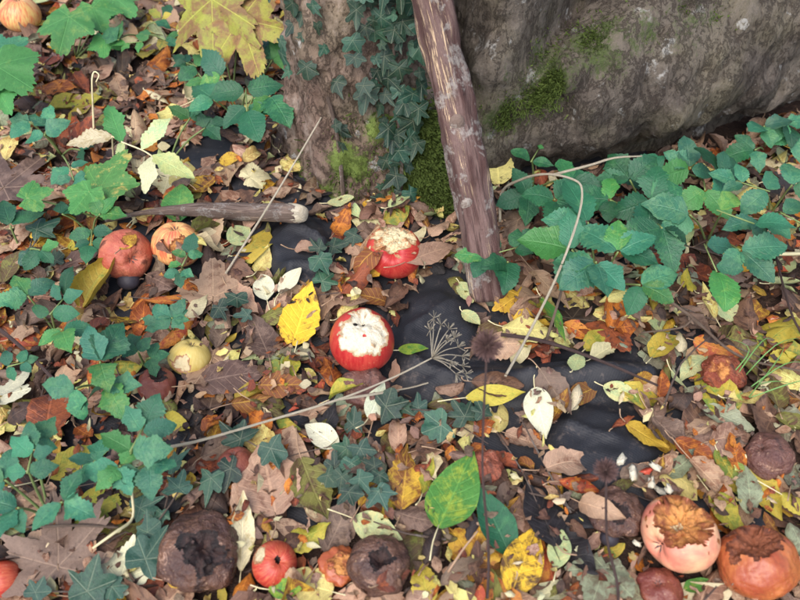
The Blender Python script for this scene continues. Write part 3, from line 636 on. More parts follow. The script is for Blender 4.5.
def lay(V, x, y, yaw, extra_tilt=.12, thick=.6, rise=.0006, pct=72):
    """rest a leaf on what lies there already; returns world vertices"""
    c, s = math.cos(yaw - PI / 2), math.sin(yaw - PI / 2)
    XY = np.stack([V[:, 0] * c - V[:, 1] * s + x, V[:, 0] * s + V[:, 1] * c + y], 1); H = hs(XY[:, 0], XY[:, 1])
    A = np.stack([XY[:, 0] - x, XY[:, 1] - y, np.ones(len(V))], 1)
    g = np.linalg.lstsq(A, H, rcond=None)[0][:2] * .9; g = np.clip(g, -.75, .75) + rng.normal(0, extra_tilt, 2)
    Fm = frame(yaw, (-g[0], -g[1], 1)); W = V @ Fm.T
    W[:, 0] += x; W[:, 1] += y; H = hs(W[:, 0], W[:, 1])
    W[:, 2] += np.percentile(H - W[:, 2], pct) + rise
    i = np.clip(((W[:, 0] - HX0) / CELL).astype(int), 1, HNX - 2); j = np.clip(((W[:, 1] - HY0) / CELL).astype(int), 1, HNY - 2)
    COV[j, i] += 1; COV[j + 1, i] += 1; COV[j, i + 1] += 1; COV[j - 1, i] += 1; COV[j, i - 1] += 1
    z = np.minimum(W[:, 2], H + .010)
    for dj in (-1, 0, 1):
        for di in (-1, 0, 1): np.maximum.at(HM, (j + dj, i + di), H + (z - H) * thick)
    return W
COV = np.zeros(HM.shape, np.int16)
def protected(W, lim=.18):
    q = proj(W); n = len(q); bad = np.zeros(n, bool)
    for P in PROT:
        if q[:, 0].max() < P[:, 0].min() or q[:, 0].min() > P[:, 0].max() or q[:, 1].max() < P[:, 1].min() or q[:, 1].min() > P[:, 1].max(): continue
        bad |= inpoly(P, q[:, 0], q[:, 1])
    return bad.mean() > lim
def random_leaf(detail, Lr=(.030, .066)):
    L = random.uniform(*Lr); k = random.choice(['ovate'] * 5 + ['oval'] * 2 + ['broad', 'obovate', 'narrow', 'lob'])
    if k == 'lob': return lobed(L * 1.1, random.choice(['maple', 'tri']), random.gauss(0, .25), .06, random.gauss(0, .5), 2), 'palmate', L, k
    return blade(L, k, None, random.gauss(0, 1.2), random.choice((-1, 1)) * random.uniform(.1, 2.0), random.uniform(.02, .10), random.gauss(0, .7), 0., *detail, tear=.35 if random.random() < .5 else .1), 'dry', L, k
# pixel regions of trunks keep clear
# ------------------------------------------------------------------ loose litter that nobody could count
mbs = {'dry': MB(), 'palmate': MB()}
def litter_pass(n, x0, x1, y0, y1, detail, Lr, thick):
    for _ in range(n):
        x, y = random.uniform(x0, x1), random.uniform(y0, y1)
        if in_trunk(x, y): continue
        (v, f, uv), mt, L, k = random_leaf(detail, Lr); yaw = random.uniform(0, 2 * PI)
        c, s = math.cos(yaw - PI / 2), math.sin(yaw - PI / 2)
        t = np.stack([v[:, 0] * c - v[:, 1] * s + x, v[:, 0] * s + v[:, 1] * c + y, np.full(len(v), float(hs(x, y)))], 1)
        if y > .05 and protected(t): continue
        w = lay(v, x, y, yaw, .16, thick); a, b = colours(random.choice(LITTER)); mbs[mt].add(w, f, uv, a, b)
litter_pass(3800, -1.75, 1.75, -.45, 2.65, (5, 1), (.04, .085), .5)
litter_pass(2300, -.85, .85, .15, 1.75, (6, 2), (.030, .066), .5)
litter_pass(1700, -.75, .75, .18, 1.5, (7, 2), (.020, .052), .5)
litter_pass(900, -.72, .72, .2, 1.2, (7, 2), (.014, .034), .4)
# bare gaps left between the pieces
for rnd in range(3):
    K = blur((COV > 0).astype(float)[::2, ::2], 4); gaps = np.argwhere(K < .62)
    xs_g, ys_g = gx[gaps[:, 1] * 2], gy[gaps[:, 0] * 2]; ok = (abs(xs_g) < .85) & (ys_g > .15) & (ys_g < 1.7); xs_g, ys_g = xs_g[ok], ys_g[ok]
    pq = proj(np.stack([xs_g, ys_g, np.full(len(xs_g), .02)], 1)); bad = np.zeros(len(xs_g), bool)
    for P in PROT: bad |= inpoly(P, pq[:, 0], pq[:, 1])
    xs_g, ys_g = xs_g[~bad], ys_g[~bad]
    for q in rng.permutation(len(xs_g))[:1300]:
        x, y = xs_g[q], ys_g[q]
        if in_trunk(x, y): continue
        (v, f, uv), mt, L, k = random_leaf((7, 2), (.022, .05)); yaw = random.uniform(0, 2 * PI); c, s = math.cos(yaw - PI / 2), math.sin(yaw - PI / 2)
        if random.random() < .22: continue
        t = np.stack([v[:, 0] * c - v[:, 1] * s + x, v[:, 0] * s + v[:, 1] * c + y, np.full(len(v), float(hs(x, y)))], 1)
        if protected(t, .30): continue
        w = lay(v, x, y, yaw, .16, .5); a, b = colours(random.choice(LITTER)); mbs[mt].add(w, f, uv, a, b)
# crumbs: small broken pieces
for _ in range(2600):
    x, y = random.uniform(-.8, .8), random.uniform(.18, 1.5)
    if in_trunk(x, y): continue
    L = random.uniform(.006, .018); v, f, uv = blade(L, random.choice(['oval', 'broad', 'narrow']), None, random.gauss(0, 1), random.gauss(0, 1), .1, 0, 0, 3, 1, tear=.5)
    t = v + np.array([x, y, float(hs(x, y))])
    if protected(t, .6 if random.random() < .08 else .05): continue
    w = lay(v, x, y, random.uniform(0, 6.28), .4, .3); a, b = colours(random.choice(['dark', 'brown', 'tan', 'pinkish', 'rust', 'cream', 'mauve', 'dark'])); mbs['dry'].add(w, f, uv, a, b)
tag(mbs['dry'].build('leaf_litter', M['dry']), 'dense loose litter of small brown fallen leaves and crumbs', 'leaf litter', kind='stuff')
tag(mbs['palmate'].build('lobed_leaf_litter', M['palmate']), 'loose lobed leaves scattered through the brown litter', 'leaf litter', kind='stuff')
# fine twigs in the litter
mb = MB()
for _ in range(420):
    x, y = random.uniform(-.85, .85), random.uniform(.15, 1.6)
    if in_trunk(x, y): continue
    L = random.uniform(.03, .12); a = random.uniform(0, 6.28); d = np.array([math.cos(a), math.sin(a), random.gauss(0, .12)])
    p = np.array([x, y, float(hs(x, y)) + .001])
    pts = spline([p, p + d * L * .5 + rng.normal(0, .004, 3), p + d * L], 5)
    if protected(pts, .1): continue
    v, f, uv = tube(pts, np.linspace(.0011, .0006, 5) * random.uniform(.6, 1.5), 4); mb.add(v, f, uv)
tag(mb.build('twig_litter', M['stick']), 'thin broken twigs strewn through the leaf litter', 'twigs', kind='stuff')

#@@PART2
# ------------------------------------------------------------------ leaves one can tell apart
LEAVES = []                                         # (object, px, py, colour key, size px, shape, curl)
PROT.append(np.array([(408, 0), (458, 0), (508, 290), (505, 308), (478, 310), (470, 290)], float))
def make_leaf(px, py, size, deg, shape, col, curl=None, cup=None, stalk=True, label=None, tilt=.10, check=None):
    p = surf(px, py)
    if in_trunk(p[0], p[1]): return None
    yaw = img2yaw(deg); L = plen(size, deg, p)
    keep = curl is None and (col in ('white', 'green', 'deepgreen', 'spotyellow', 'yellow', 'palegreen', 'brightgreen') or size > 58)
    curl = random.gauss(0, .25 if keep else .65) if curl is None else curl; cup = random.gauss(.25, .25 if keep else .75) if cup is None else cup
    if shape in LOBES:
        v, f, uv = lobed(L, shape, cup * .25, .05, curl * .6, 3); v[:, 1] -= L * .25; mt = 'palmate'; base = np.array([0, -L * .25, 0])
    else:
        v, f, uv = blade(L, shape, None, curl, cup, random.uniform(.01, .025) if keep else random.uniform(.02, .06), random.gauss(0, .1 if keep else .4), 0. if col == 'white' else .035 if random.random() < .6 else 0., 16, 3, tear=0. if col == 'white' else .06 if keep else .24); mt = 'dry'; base = None
    if check is not None:
        c, s = math.cos(yaw - PI / 2), math.sin(yaw - PI / 2)
        t = np.stack([v[:, 0] * c - v[:, 1] * s + p[0], v[:, 0] * s + v[:, 1] * c + p[1], np.full(len(v), p[2] + .004)], 1)
        if protected(t, check): return None
    w = lay(v, p[0], p[1], yaw, tilt, .7, .0012, 93 if keep else 76); a, b = colours(col, .06)
    o = mesh_obj('fallen_leaf', w, f, M[mt], None, uv, a, b)
    sol = None
    if stalk and (check is None or random.random() < .55):
        r0 = w[0] if mt == 'palmate' else w[3]; nx_ = (w[1 + len(w) // 6] if mt == 'palmate' else w[10])
        d = r0 - (w[len(w) // 2] if mt == 'dry' else w[:].mean(0)); d /= np.linalg.norm(d) + 1e-9; SL = L * random.uniform(.22, .5); d[2] *= .4
        sd = rng.normal(0, .25, 3); sd[2] = abs(sd[2])
        pts = spline([r0 - d * L * .03, r0 + d * SL * .5 + sd * SL * .25, r0 + (d + sd) * SL], 5)
        tv, tf, tu = tube(pts, np.linspace(.0006, .0008, 5), 4)
        sm = M['stalk_pale'] if col in ('white', 'cream', 'palegreen', 'lime', 'paleyellow', 'green', 'fadegreen') else M['stalk_brown']
        st = mesh_obj('stalk', tv, tf, sm, None, tu); st.parent = o; st.location = np.array(st.location) - np.array(o.location)
    LEAVES.append([o, px, py, col, size, shape, curl, label]); return o
HERO = '''50 88 42 0 ovate orange|65 108 56 20 ovate lime|112 62 34 -30 narrow cream|119 86 46 -60 narrow tan|100 70 40 100 ovate tan|145 97 26 10 oval orange|175 88 20 0 oval orange
156 98 30 -20 narrow cream|55 56 36 200 ovate rust|20 182 64 60 maple mauve|8 152 26 80 oval paleyellow|45 4 30 20 oval palegreen
226 160 24 0 oval yellow|258 180 30 20 tri cream|276 146 18 120 oval cream|291 73 22 -20 oval yellow|288 88 26 -60 ovate tan|286 130 22 10 oval orange|221 104 26 -20 oval orange|337 203 28 0 oval palegreen
790 143 28 20 ovate yellow|780 160 20 80 oval palegreen|790 172 32 200 ovate pinkish|5 300 38 90 ovate yellowbrown|12 275 32 60 oval olive|95 294 52 60 broad fadegreen|119 321 28 0 oval spotyellow|136 270 20 60 oval yellow
74 265 56 10 narrow mauve|76 246 22 30 oval lime|156 281 38 -30 broad mauve|180 213 34 90 broad brightgreen|190 285 26 -30 ovate orange|55 356 24 90 oval tan|10 395 44 60 tri white|262 268 28 70 ovate paleyellow
266 296 30 110 oval white|288 290 30 45 oval white|304 295 20 70 narrow yellow|300 332 58 75 ovate spotyellow|291 366 30 -100 ovate lime|236 237 26 40 broad palegreen|340 226 32 60 ovate orange
396 217 24 30 oval palegreen|352 284 44 40 ovate rust|332 376 34 110 ovate orange|222 336 40 80 ovate mauve|263 344 50 120 ovate mauve|220 382 72 10 oval mauve|214 290 48 100 tri tan
276 386 50 0 ovate yellowbrown|345 313 24 40 oval paleyellow|413 244 30 30 ovate cream|424 272 62 25 narrow tan|409 350 30 5 ovate green|464 290 24 -60 oval palegreen|468 318 22 -40 oval palegreen
520 330 50 -10 oval paleyellow|545 288 50 -55 narrow pinkish|549 318 46 -60 narrow green|490 382 54 -5 oval brown|575 330 34 -30 ovate red|591 346 30 40 oval lime|575 366 24 60 oval palegreen|550 388 48 -60 ovate mauve
486 399 60 5 narrow lime|665 211 24 60 oval cream|692 228 18 20 oval yellow|690 285 24 90 oval lime|725 315 46 -20 ovate palegreen|746 322 42 70 ovate brown|757 294 24 30 oval yellow|780 284 32 0 oval palegreen
690 320 38 -60 ovate mauve|710 306 34 100 narrow paleyellow|660 350 46 40 ovate fadegreen|710 347 48 -20 ovate red|612 398 32 -20 oval palegreen|640 380 22 10 oval yellow|658 392 28 70 ovate orange|674 382 24 -70 narrow palegreen
776 362 30 10 ovate lime|100 510 46 20 tri lime|186 483 36 160 oval yellow|167 457 24 20 oval yellow|172 421 34 -20 ovate lime|82 431 30 -30 ovate orange|50 420 54 100 oval rust|125 568 42 80 tri white
60 545 84 110 maple mauve|110 547 50 -20 ovate brown|150 588 40 80 ovate rust|180 589 28 10 oval yellow|71 466 58 30 ovate lime|327 440 40 150 oval white|272 495 64 110 broad tan|243 492 56 70 narrow pinkish
310 483 62 -60 ovate olive|302 491 32 30 narrow mauve|345 500 30 20 ovate orange|367 490 44 70 narrow yellow|336 532 56 60 ovate mauve|302 540 50 20 ovate lime|316 588 50 170 broad paleyellow|243 545 62 100 narrow cream
281 592 34 0 oval green|296 440 20 0 oval yellow|375 414 32 80 ovate white|315 412 46 5 narrow tan|340 401 40 0 oval lime|246 403 40 10 ovate yellowbrown|398 441 34 90 ovate pinkish|371 527 52 -20 ovate palegreen
450 508 78 60 ovate green|497 535 60 120 ovate deepgreen|519 574 64 60 ovate spotyellow|404 486 56 85 ovate yellowbrown|426 482 34 70 narrow lime|425 590 38 100 ovate lime|455 460 36 -20 oval mauve|537 412 44 -85 ovate white
556 414 40 40 ovate yellowbrown|500 462 36 -40 ovate rust|480 430 30 20 ovate orange|561 468 48 10 broad pinkish|590 515 48 -20 ovate pinkish|545 525 60 110 ovate black|566 550 56 -50 ovate black|558 556 32 70 oval palegreen
515 525 34 80 ovate brown|410 520 48 -20 ovate mauve|572 490 46 -10 ovate red|640 434 44 -25 ovate yellow|664 431 46 -40 oval mauve|690 449 44 -30 ovate orange|721 415 48 -30 ovate greygreen|724 440 46 10 oval tan
726 466 44 -60 ovate fadegreen|722 510 46 -55 ovate lime|761 487 46 -70 ovate fadegreen|736 458 34 90 ovate orange|705 477 52 -50 ovate pinkish|791 505 36 -30 ovate lime|790 424 44 -20 ovate olive|746 500 42 80 ovate greygreen
693 588 30 10 ovate green|497 350 40 0 broad pinkish|430 556 34 60 oval dark|20 335 30 20 ovate tan|150 410 40 -30 narrow tan|215 450 40 30 ovate mauve|600 355 36 30 ovate cream
130 482 44 -40 ovate olive|20 420 40 20 ovate dark|305 250 30 0 oval tan|240 300 44 -40 ovate pinkish|195 310 30 60 ovate cream|265 410 44 -20 narrow olive|390 590 40 10 ovate rust|455 575 52 30 narrow mauve
660 470 34 40 ovate pinkish|790 480 34 40 ovate greygreen|620 425 26 20 oval rust|520 440 44 -20 ovate tan|430 445 44 20 ovate brown|740 400 36 0 oval paleyellow|40 470 30 10 ovate cream|30 540 34 20 oval tan'''
hero = [h.split() for h in HERO.replace('\n', '|').split('|') if h.strip()]
for h in hero: h[0:4] = [float(k) for k in h[0:4]]
NRAND = 299 - len(hero)
made = 0; tries = 0; pts_ = [(h[0], h[1]) for h in hero]
LOOSE = ['mauve'] * 10 + ['brown'] * 10 + ['tan'] * 12 + ['pinkish'] * 6 + ['rust'] * 5 + ['orange'] * 3 + ['olive'] * 4 + ['greygreen'] * 4 + ['palegreen'] * 4 + ['paleyellow'] * 5 + ['yellowbrown'] * 3 + ['fadegreen'] * 2 + ['cream'] * 3 + ['red'] * 2 + ['dark'] * 5
while made < NRAND and tries < 6000:
    tries += 1
    px, py = random.uniform(0, 800), random.uniform(5, 598) ** 1.0
    dmin = min((px - a) ** 2 + (py - b) ** 2 for a, b in pts_) ** .5
    if dmin < max(14, 30 - tries * .006) * (.6 + .5 * py / 600): continue
    size = random.uniform(30, 54) * (.62 + .45 * py / 600)
    o = make_leaf(px, py, size, random.uniform(0, 360), random.choice(['ovate'] * 5 + ['oval', 'broad', 'obovate', 'narrow', 'tri']), random.choice(LOOSE), random.gauss(0, 1.1), random.choice((-1, 1)) * random.uniform(.2, 1.7), check=.12, tilt=.18)
    if o: made += 1; pts_.append((px, py))
hero.sort(key=lambda h: h[2] > 56 or h[5] in ('white', 'green', 'spotyellow'))
for px, py, s, d, sh, c in hero: make_leaf(px, py, s, d, sh, c, tilt=.06)
pb = at(499, 184, .02); v, f, uv = blade(.052, 'broad', .85, .25, .35, .02, .1, .03, 16, 3); Fm = frame(PI / 2 + .1, (.05, -1.0, .55)); w = v @ Fm.T; w += pb - w[3]
a, b = colours('paleyellow', .03); a[3] = .25; b[:3] = lin((52, 46, 36)); o = mesh_obj('fallen_leaf', w, f, M['dry'], None, uv, a, b); tag(o, 'pale yellow dark-spotted leaf standing upright against the old trunk', 'leaf', 'fallen leaves lying on top of the litter')
tv, tf, tu = tube(spline([w[3], w[3] + [.001, -.004, -.008], w[3] + [.002, -.006, -.018]], 5), .0008, 4); st = mesh_obj('stalk', tv, tf, M['stalk_brown'], None, tu); st.parent = o; st.location = np.array(st.location) - np.array(o.location)

# fine broken fragments on top of everything
mb = MB()
for _ in range(2200):
    px, py = random.uniform(-20, 820), random.uniform(60, 620); p = surf(px, py)
    if in_trunk(p[0], p[1]): continue
    v, f, uv = blade(random.uniform(.005, .017), random.choice(['oval', 'broad', 'narrow', 'ovate']), None, random.gauss(0, 1.2), random.choice((-1, 1)) * random.uniform(.3, 2.), .1, 0, 0, 4, 1, tear=.6)
    if protected(v + p, .5 if random.random() < .06 else .03): continue
    w = lay(v, p[0], p[1], random.uniform(0, 6.28), .35, .3); a, b = colours(random.choice(['tan', 'cream', 'brown', 'pinkish', 'paleyellow', 'mauve', 'rust', 'dark', 'orange', 'tan', 'brown']), .15); mb.add(w, f, uv, a, b)
tag(mb.build('leaf_fragments', M['dry']), 'tiny broken leaf fragments sprinkled over the litter', 'leaf litter', kind='stuff')
# ------------------------------------------------------------------ sticks and dead stems
def rod(name, label, cat, pts, rad, mat, n=8, bump=0., m=20, group=None, land=None):
    v, f, uv = tube(spline(pts, m), np.interp(np.linspace(0, 1, m), np.linspace(0, 1, len(np.atleast_1d(rad))), np.atleast_1d(rad)), n, bump=bump, seed=len(label))
    o = mesh_obj(name, v, f, mat, None, uv); tag(o, label, cat, group)
    if land: LAND.append((land[0], land[1]))
    return o
S = lambda px, py, dz=.004: surf(px, py) + np.array([0, 0, dz])
B = at(489, 288, .028); T = at_y(431, 0, .765); d_ = T - B
pole = rod('leaning_branch', 'thick weathered peeling branch leaning against the ivy-clad trunk', 'branch', [B - d_ * .03, B + d_ * .5 + np.array([.004, 0, 0]), T, B + d_ * 2.0 + np.array([-.01, .0, 0])], [.0215, .0215, .021, .018], M['pole'], 30, .20, 110)
for (t, ang, s_) in ((.62, -1.5, .009), (.34, -1.9, .007)):
    c = B + d_ * t + np.array([math.cos(ang) * .017, math.sin(ang) * .017, .004]); v = []; nn = 10
    for j in range(6):
        for i in range(nn):
            a, b = 2 * PI * i / nn, PI / 2 * j / 5; v.append(c + s_ * np.array([math.cos(a) * math.cos(b), -math.sin(b) * .6, 1.5 * math.sin(a) * math.cos(b)]))
    k = mesh_obj('knot', v, [(j * nn + i, j * nn + (i + 1) % nn, (j + 1) * nn + (i + 1) % nn, (j + 1) * nn + i) for j in range(5) for i in range(nn)], M['stick'], None, [(0, 0)] * len(v)); k.parent = pole; k.location = np.array(k.location) - np.array(pole.location)
LAND.append(((475, 220), 'the leaning branch'))
rod('fallen_stick', 'short grey stick with a pale broken end lying across the leaves', 'stick', [S(108, 226, .010), S(150, 219, .012), S(205, 217, .012), S(255, 219, .012), S(300, 222, .014)], [.0026, .0034, .0095, .0115, .012], M['stick'], 14, .16, 50, land=((245, 222), 'the short grey stick'))
sk = bpy.data.objects['fallen_stick']; e0, e1 = S(288, 221, .014), S(305, 222.5, .0155); v, f, uv = tube(spline([e0, (e0 + e1) / 2, e1], 9), np.array([.0112, .0122, .0123, .0124, .0122, .0121, .0116, .0104, .0082]), 14, bump=.3, seed=4)
be = mesh_obj('broken_end', v, f, M['pale_stem'], None, uv); be.parent = sk; be.location = np.array(be.location) - np.array(sk.location)
th_ = hit(322, 116, trunk_a_r, CA_)
rod('withered_weed', 'straight pale dry stem propped from the litter onto the trunk', 'stem', [S(226, 276, .004), (S(226, 276) + th_) / 2 + np.array([.002, 0, .0]), th_ + np.array([0, -.008, .004])], [.0015, .0013, .001], M['pale_stem'], 6, .1, 20, land=((270, 205), 'the straight pale stem'))
wst = rod('withered_weed', 'pale crooked dead stem bent over beside the leafy right-hand plants', 'stem', [S(505, 378, .003), at(528, 335, .06), at(556, 278, .10), at(577, 222, .135), at(582, 190, .15), at(572, 179, .152), at(545, 174, .14), at(520, 180, .10), at(502, 192, .06), S(500, 222, .0)], [.0015, .0014, .0014, .0013, .0012, .0013, .0016, .0018, .0018], M['pale_stem'], 6, .1, 50, land=((548, 290), 'the crooked pale stem'))
rod('dead_twig', 'thin pale twig reaching from the crooked stem onto the old trunk', 'twig', [at(552, 175, .142), at(590, 165, .16), at(614, 158, .168), at(642, 156, .17)], [.0017, .0014, .0009], M['pale_stem'], 5, .1, 16)
# dead umbel
um = empty('dead_umbel', S(160, 452, 0)); tag(um, 'dry spoke-like flower umbel on a long pale stem above the black sheet', 'dead plant'); LAND.append(((440, 350), 'the dry umbel'))
C_ = at(432, 358, .075)
ump = [S(160, 452, .006), S(200, 446, .010), S(260, 431, .014), S(340, 411, .022), at(392, 378, .055), C_]
v, f, uv = tube(spline(ump, 34), np.interp(np.linspace(0, 1, 34), [0, .5, 1], [.0018, .0013, .0008]), 6, bump=.1); mesh_obj('stem', v, f, M['pale_stem'], um, uv)
v, f, uv = tube(spline([S(340, 411, .022), S(372, 402, .014), S(410, 394, .012), S(428, 388, .01)], 12), [.0015] * 6 + [.0009] * 6, 5); mesh_obj('side_branch', v, f, M['pale_stem'], um, uv)
for i, (qx, qy, h) in enumerate([(434, 318, .085), (441, 325, .10), (449, 329, .09), (454, 338, .105), (458, 347, .09), (462, 356, .10), (462, 366, .085), (456, 374, .08), (465, 374, .07), (446, 340, .115), (430, 330, .09), (450, 362, .11)]):
    E = at(qx, qy, h); mid = (C_ + E) / 2 + np.array([0, 0, .004]); v, f, uv = tube(spline([C_, mid, E], 7), np.linspace(.0006, .0004, 7), 4)
    ry = mesh_obj('ray', v, f, M['pale_stem'], um, uv); mb = MB(); dr = (E - C_) / np.linalg.norm(E - C_)
    for k in range(9):
        dd = dr * .7 + rng.normal(0, .6, 3); dd /= np.linalg.norm(dd); v, f, uv = tube([E, E + dd * .004, E + dd * .0085], [.0003, .0003, .0006], 3); mb.add(v, f, uv)
    s_ = mb.build('umbellet', M['pale_stem'], um); s_.parent = ry
# hairy seed heads on thin dark stems
def seedhead(hx, hy, hz, bx, by, d, label, phrase):
    h = at(hx, hy, hz); b = at(bx, by, 0); b[2] = gz(b[0], b[1]) - .01
    root = empty('seed_head', b); tag(root, label, 'seed head', 'hairy seed heads on thin stems'); LAND.append(((hx, hy), phrase))
    v, f, uv = tube(spline([b, (b * .7 + h * .3) + np.array([.003, .002, 0]), (b * .4 + h * .6) + np.array([-.003, .003, 0]), h], 16), np.linspace(.0014, .001, 16), 6, bump=.25); mesh_obj('stem', v, f, M['dark_stem'], root, uv)
    r = d * mpp(h) / 2; mb = MB()
    v = []; nn = 10
    for j in range(7):
        for i in range(nn): a, c = 2 * PI * i / nn, PI * j / 6; v.append(h + r * .38 * np.array([math.sin(c) * math.cos(a), math.sin(c) * math.sin(a), math.cos(c)]))
    mesh_obj('core', v, [(j * nn + i, j * nn + (i + 1) % nn, (j + 1) * nn + (i + 1) % nn, (j + 1) * nn + i) for j in range(6) for i in range(nn)], M['dark_stem'], root, [(0, 0)] * len(v))
    for _ in range(900):
        dd = rng.normal(0, 1, 3); dd /= np.linalg.norm(dd); L = r * random.uniform(.6, 1.02) * (1 - .3 * max(0, -dd[2])); e = h + dd * L + rng.normal(0, r * .06, 3)
        s_ = np.cross(dd, rng.normal(0, 1, 3)); s_ /= np.linalg.norm(s_); s_ = s_ * .00042
        mb.add([h + dd * r * .3 - s_, h + dd * r * .3 + s_, e + s_ * .6, e - s_ * .6], [(0, 1, 2, 3)])
    tag(mb.build('bristles', M['seed_hair'], root), kind='stuff')
seedhead(487, 346, .20, 485, 640, 36, 'round hairy brown seed head on a thin stem before the black sheet', 'the large hairy seed head')
seedhead(606, 471, .13, 618, 640, 27, 'smaller hairy seed head on a thin stem above the mushy apple', 'the smaller hairy seed head')
# twigs on the ground
rod('twig', 'forked pale twig trailing from the right-hand plants towards the grass', 'twig', [S(655, 298, .01), S(690, 325, .012), S(735, 362, .012), S(800, 377, .01)], [.0018, .0018, .0015, .001], M['twig'], 6, .15, 24, land=((705, 335), 'the forked pale twig'))
rod('twig', 'short pale side twig pointing left below the right-hand plants', 'twig', [S(690, 325, .012), S(678, 333, .01), S(640, 336, .006)], [.0014, .001], M['twig'], 5, .1, 10)
rod('twig', 'thin dark twig slanting from the left edge across green leaves', 'twig', [S(-8, 332, .03), S(30, 362, .03), S(72, 402, .02)], [.0026, .0022, .0018], M['dark_stem'], 6, .15, 18)
rod('twig', 'thin brown twig curving down near the right edge above the grass', 'twig', [S(772, 262, .012), S(785, 318, .015), S(800, 345, .012), S(812, 372, .012)], [.0014, .0013, .001], M['dark_stem'], 5, .1, 16)
rod('twig', 'pale straight stalk at the right edge behind the brown twig', 'twig', [S(752, 264, .02), S(780, 265, .02), S(815, 264, .02)], [.0026, .0026, .002], M['stalk_pale'], 6, .05, 8)
rod('twig', 'upright brown twig below the leaning branch among tan leaves', 'twig', [S(546, 342, .002), S(554, 320, .03), S(560, 296, .04)], [.0018, .0014], M['twig'], 5, .15, 10)
rod('twig', 'dark twig lying along the black fold towards the yellow leaf', 'twig', [S(500, 340, .01), S(540, 352, .02), S(600, 372, .018), S(655, 392, .012)], [.0022, .002, .0012], M['dark_stem'], 6, .15, 24)
rod('twig', 'curled pale stalk near the white three-lobed leaf', 'twig', [S(94, 550, .004), S(118, 538, .012), S(135, 523, .01), S(136, 500, .015)], [.0012, .0015, .0015], M['stalk_pale'], 5, .05, 14)
rod('twig', 'grey twig lying flat below the left-hand green plants', 'twig', [S(28, 530, .006), S(80, 529, .008), S(120, 530, .006)], [.0012, .0016, .0012], M['twig'], 5, .1, 12)
rod('twig', 'reddish twig standing out of dark soil below the big green leaf', 'twig', [S(448, 572, .0), S(462, 555, .012), S(476, 540, .02)], [.0014, .0012, .0008], M['stalk_brown'], 5, .1, 10)
rod('dead_stalk', 'pale upright leaf stalk with a hooked top beside the fading seedling', 'stalk', [S(93, 135, -.005), at(93, 108, .045), at(92, 82, .085), at(94, 72, .096), at(99, 75, .094), at(96, 82, .088)], [.0016, .0014, .0012, .001, .0009], M['stalk_pale'], 6, .05, 24, land=((93, 100), 'the hooked pale stalk'))
# ------------------------------------------------------------------ living plants
def stem_to(parent, a, b, r0, r1, mat, sag=.0, name='stem'):
    mid = (np.asarray(a) * .45 + np.asarray(b) * .55) + np.array([0, 0, sag]); v, f, uv = tube(spline([a, mid, b], 8), np.linspace(r0, r1, 8), 5); return mesh_obj(name, v, f, mat, parent, uv)
def leaflet(parent, base, yaw, L, nrm, col, shape='ovate', wr=.62, droop=.5, name='leaflet', mat='green', fine=True):
    v, f, uv = blade(L, shape, wr, -droop, random.uniform(.1, .5), .022, random.gauss(0, .3), random.uniform(.04, .10), 20 if fine else 12, 2, rg=rng, tear=.08, lobe=random.uniform(.04, .22) if base[0] < 0 else random.uniform(0, .16))
    v[:, 1] -= v[:, 1].min(); F_ = frame(yaw, nrm); w = v @ F_.T; w += base - w[2]
    a, b = colours(col, .17); return mesh_obj(name, w, f, M[mat], parent, uv, a, b)
def compound(parent, px, py, size, deg, n, h, col='bluegreen', tilt=None, rootp=None):
    g = surf(px, py); J = at(px, py, g[2] + h); yaw = img2yaw(deg); L = plen(size, deg, J) if n < 9 else size * mpp(J)
    L = size * mpp(J) * (1.05 if px < 400 else 1.12)
    nb = np.array([random.gauss(0, .16), -.28 + random.gauss(0, .14), 1.]) if tilt is None else np.array(tilt)
    spec = {1: [(0, 1.0)], 3: [(0, 1.), (72, .9), (-72, .9)], 5: [(0, 1.), (48, .85), (-48, .85), (112, .8), (-112, .8)], 7: [(0, 1.), (35, .7), (-35, .7), (80, .85), (-80, .85), (125, .65), (-125, .65)]}[n]
    if rootp is not None: stem_to(parent, rootp, J, .0016, .0011, M['stalk_green'], .006)
    pin = n >= 5 and random.random() < .6
    if pin:
        dy = np.array([math.cos(yaw), math.sin(yaw), -.1]); spec = [(0, .95, .55), (58, .82, .42), (-58, .82, .42), (80, .9, -.05), (-80, .9, -.05)] + ([(118, .6, -.1), (-118, .6, -.1)] if n > 5 else [])
        v, f, uv = tube([J - dy * L * .1, J + dy * L * .3, J + dy * L * .58], .0009, 4); mesh_obj('leaf_stalk', v, f, M['stalk_green'], parent, uv)
    for sp_ in spec:
        a, k = sp_[:2]
        if a and random.random() < (.12 if px < 400 else .2): continue
        y2 = yaw + R(a + random.gauss(0, 11)); nn = nb + rng.normal(0, .18, 3); b = J + np.array([math.cos(y2), math.sin(y2), 0]) * L * .05
        if pin: b = b + dy * L * sp_[2]; k *= .8
        leaflet(parent, b, y2, L * k * random.uniform(.7, 1.15), nn, random.choice([col] * 6 + ['deepgreen', 'brightgreen']), random.choice(['ovate', 'ovate', 'oval']), random.uniform(.62, .80), random.uniform(.2, .9))
def plant(px, py, label, leaves, col='bluegreen', phrase=None, cat='plant', name='ground_elder_plant'):
    g = surf(px, py); g = np.array([g[0], g[1], gz(g[0], g[1])]); root = empty(name, g); tag(root, label, cat, 'low green plants with toothed leaflets')
    for l in leaves: compound(root, *l[:6], col=l[6] if len(l) > 6 else col, rootp=g)
    if phrase: LAND.append(((px, py), phrase))
    return root
plant(60, 150, 'dark blue-green plant with small leaflets beneath the upper left lobed leaves', [(45, 134, 32, 100, 5, .05), (70, 168, 30, -60, 5, .045), (30, 122, 24, 170, 3, .04), (80, 150, 22, 10, 3, .03)], 'bluegreen', 'the small-leafleted upper left plant')
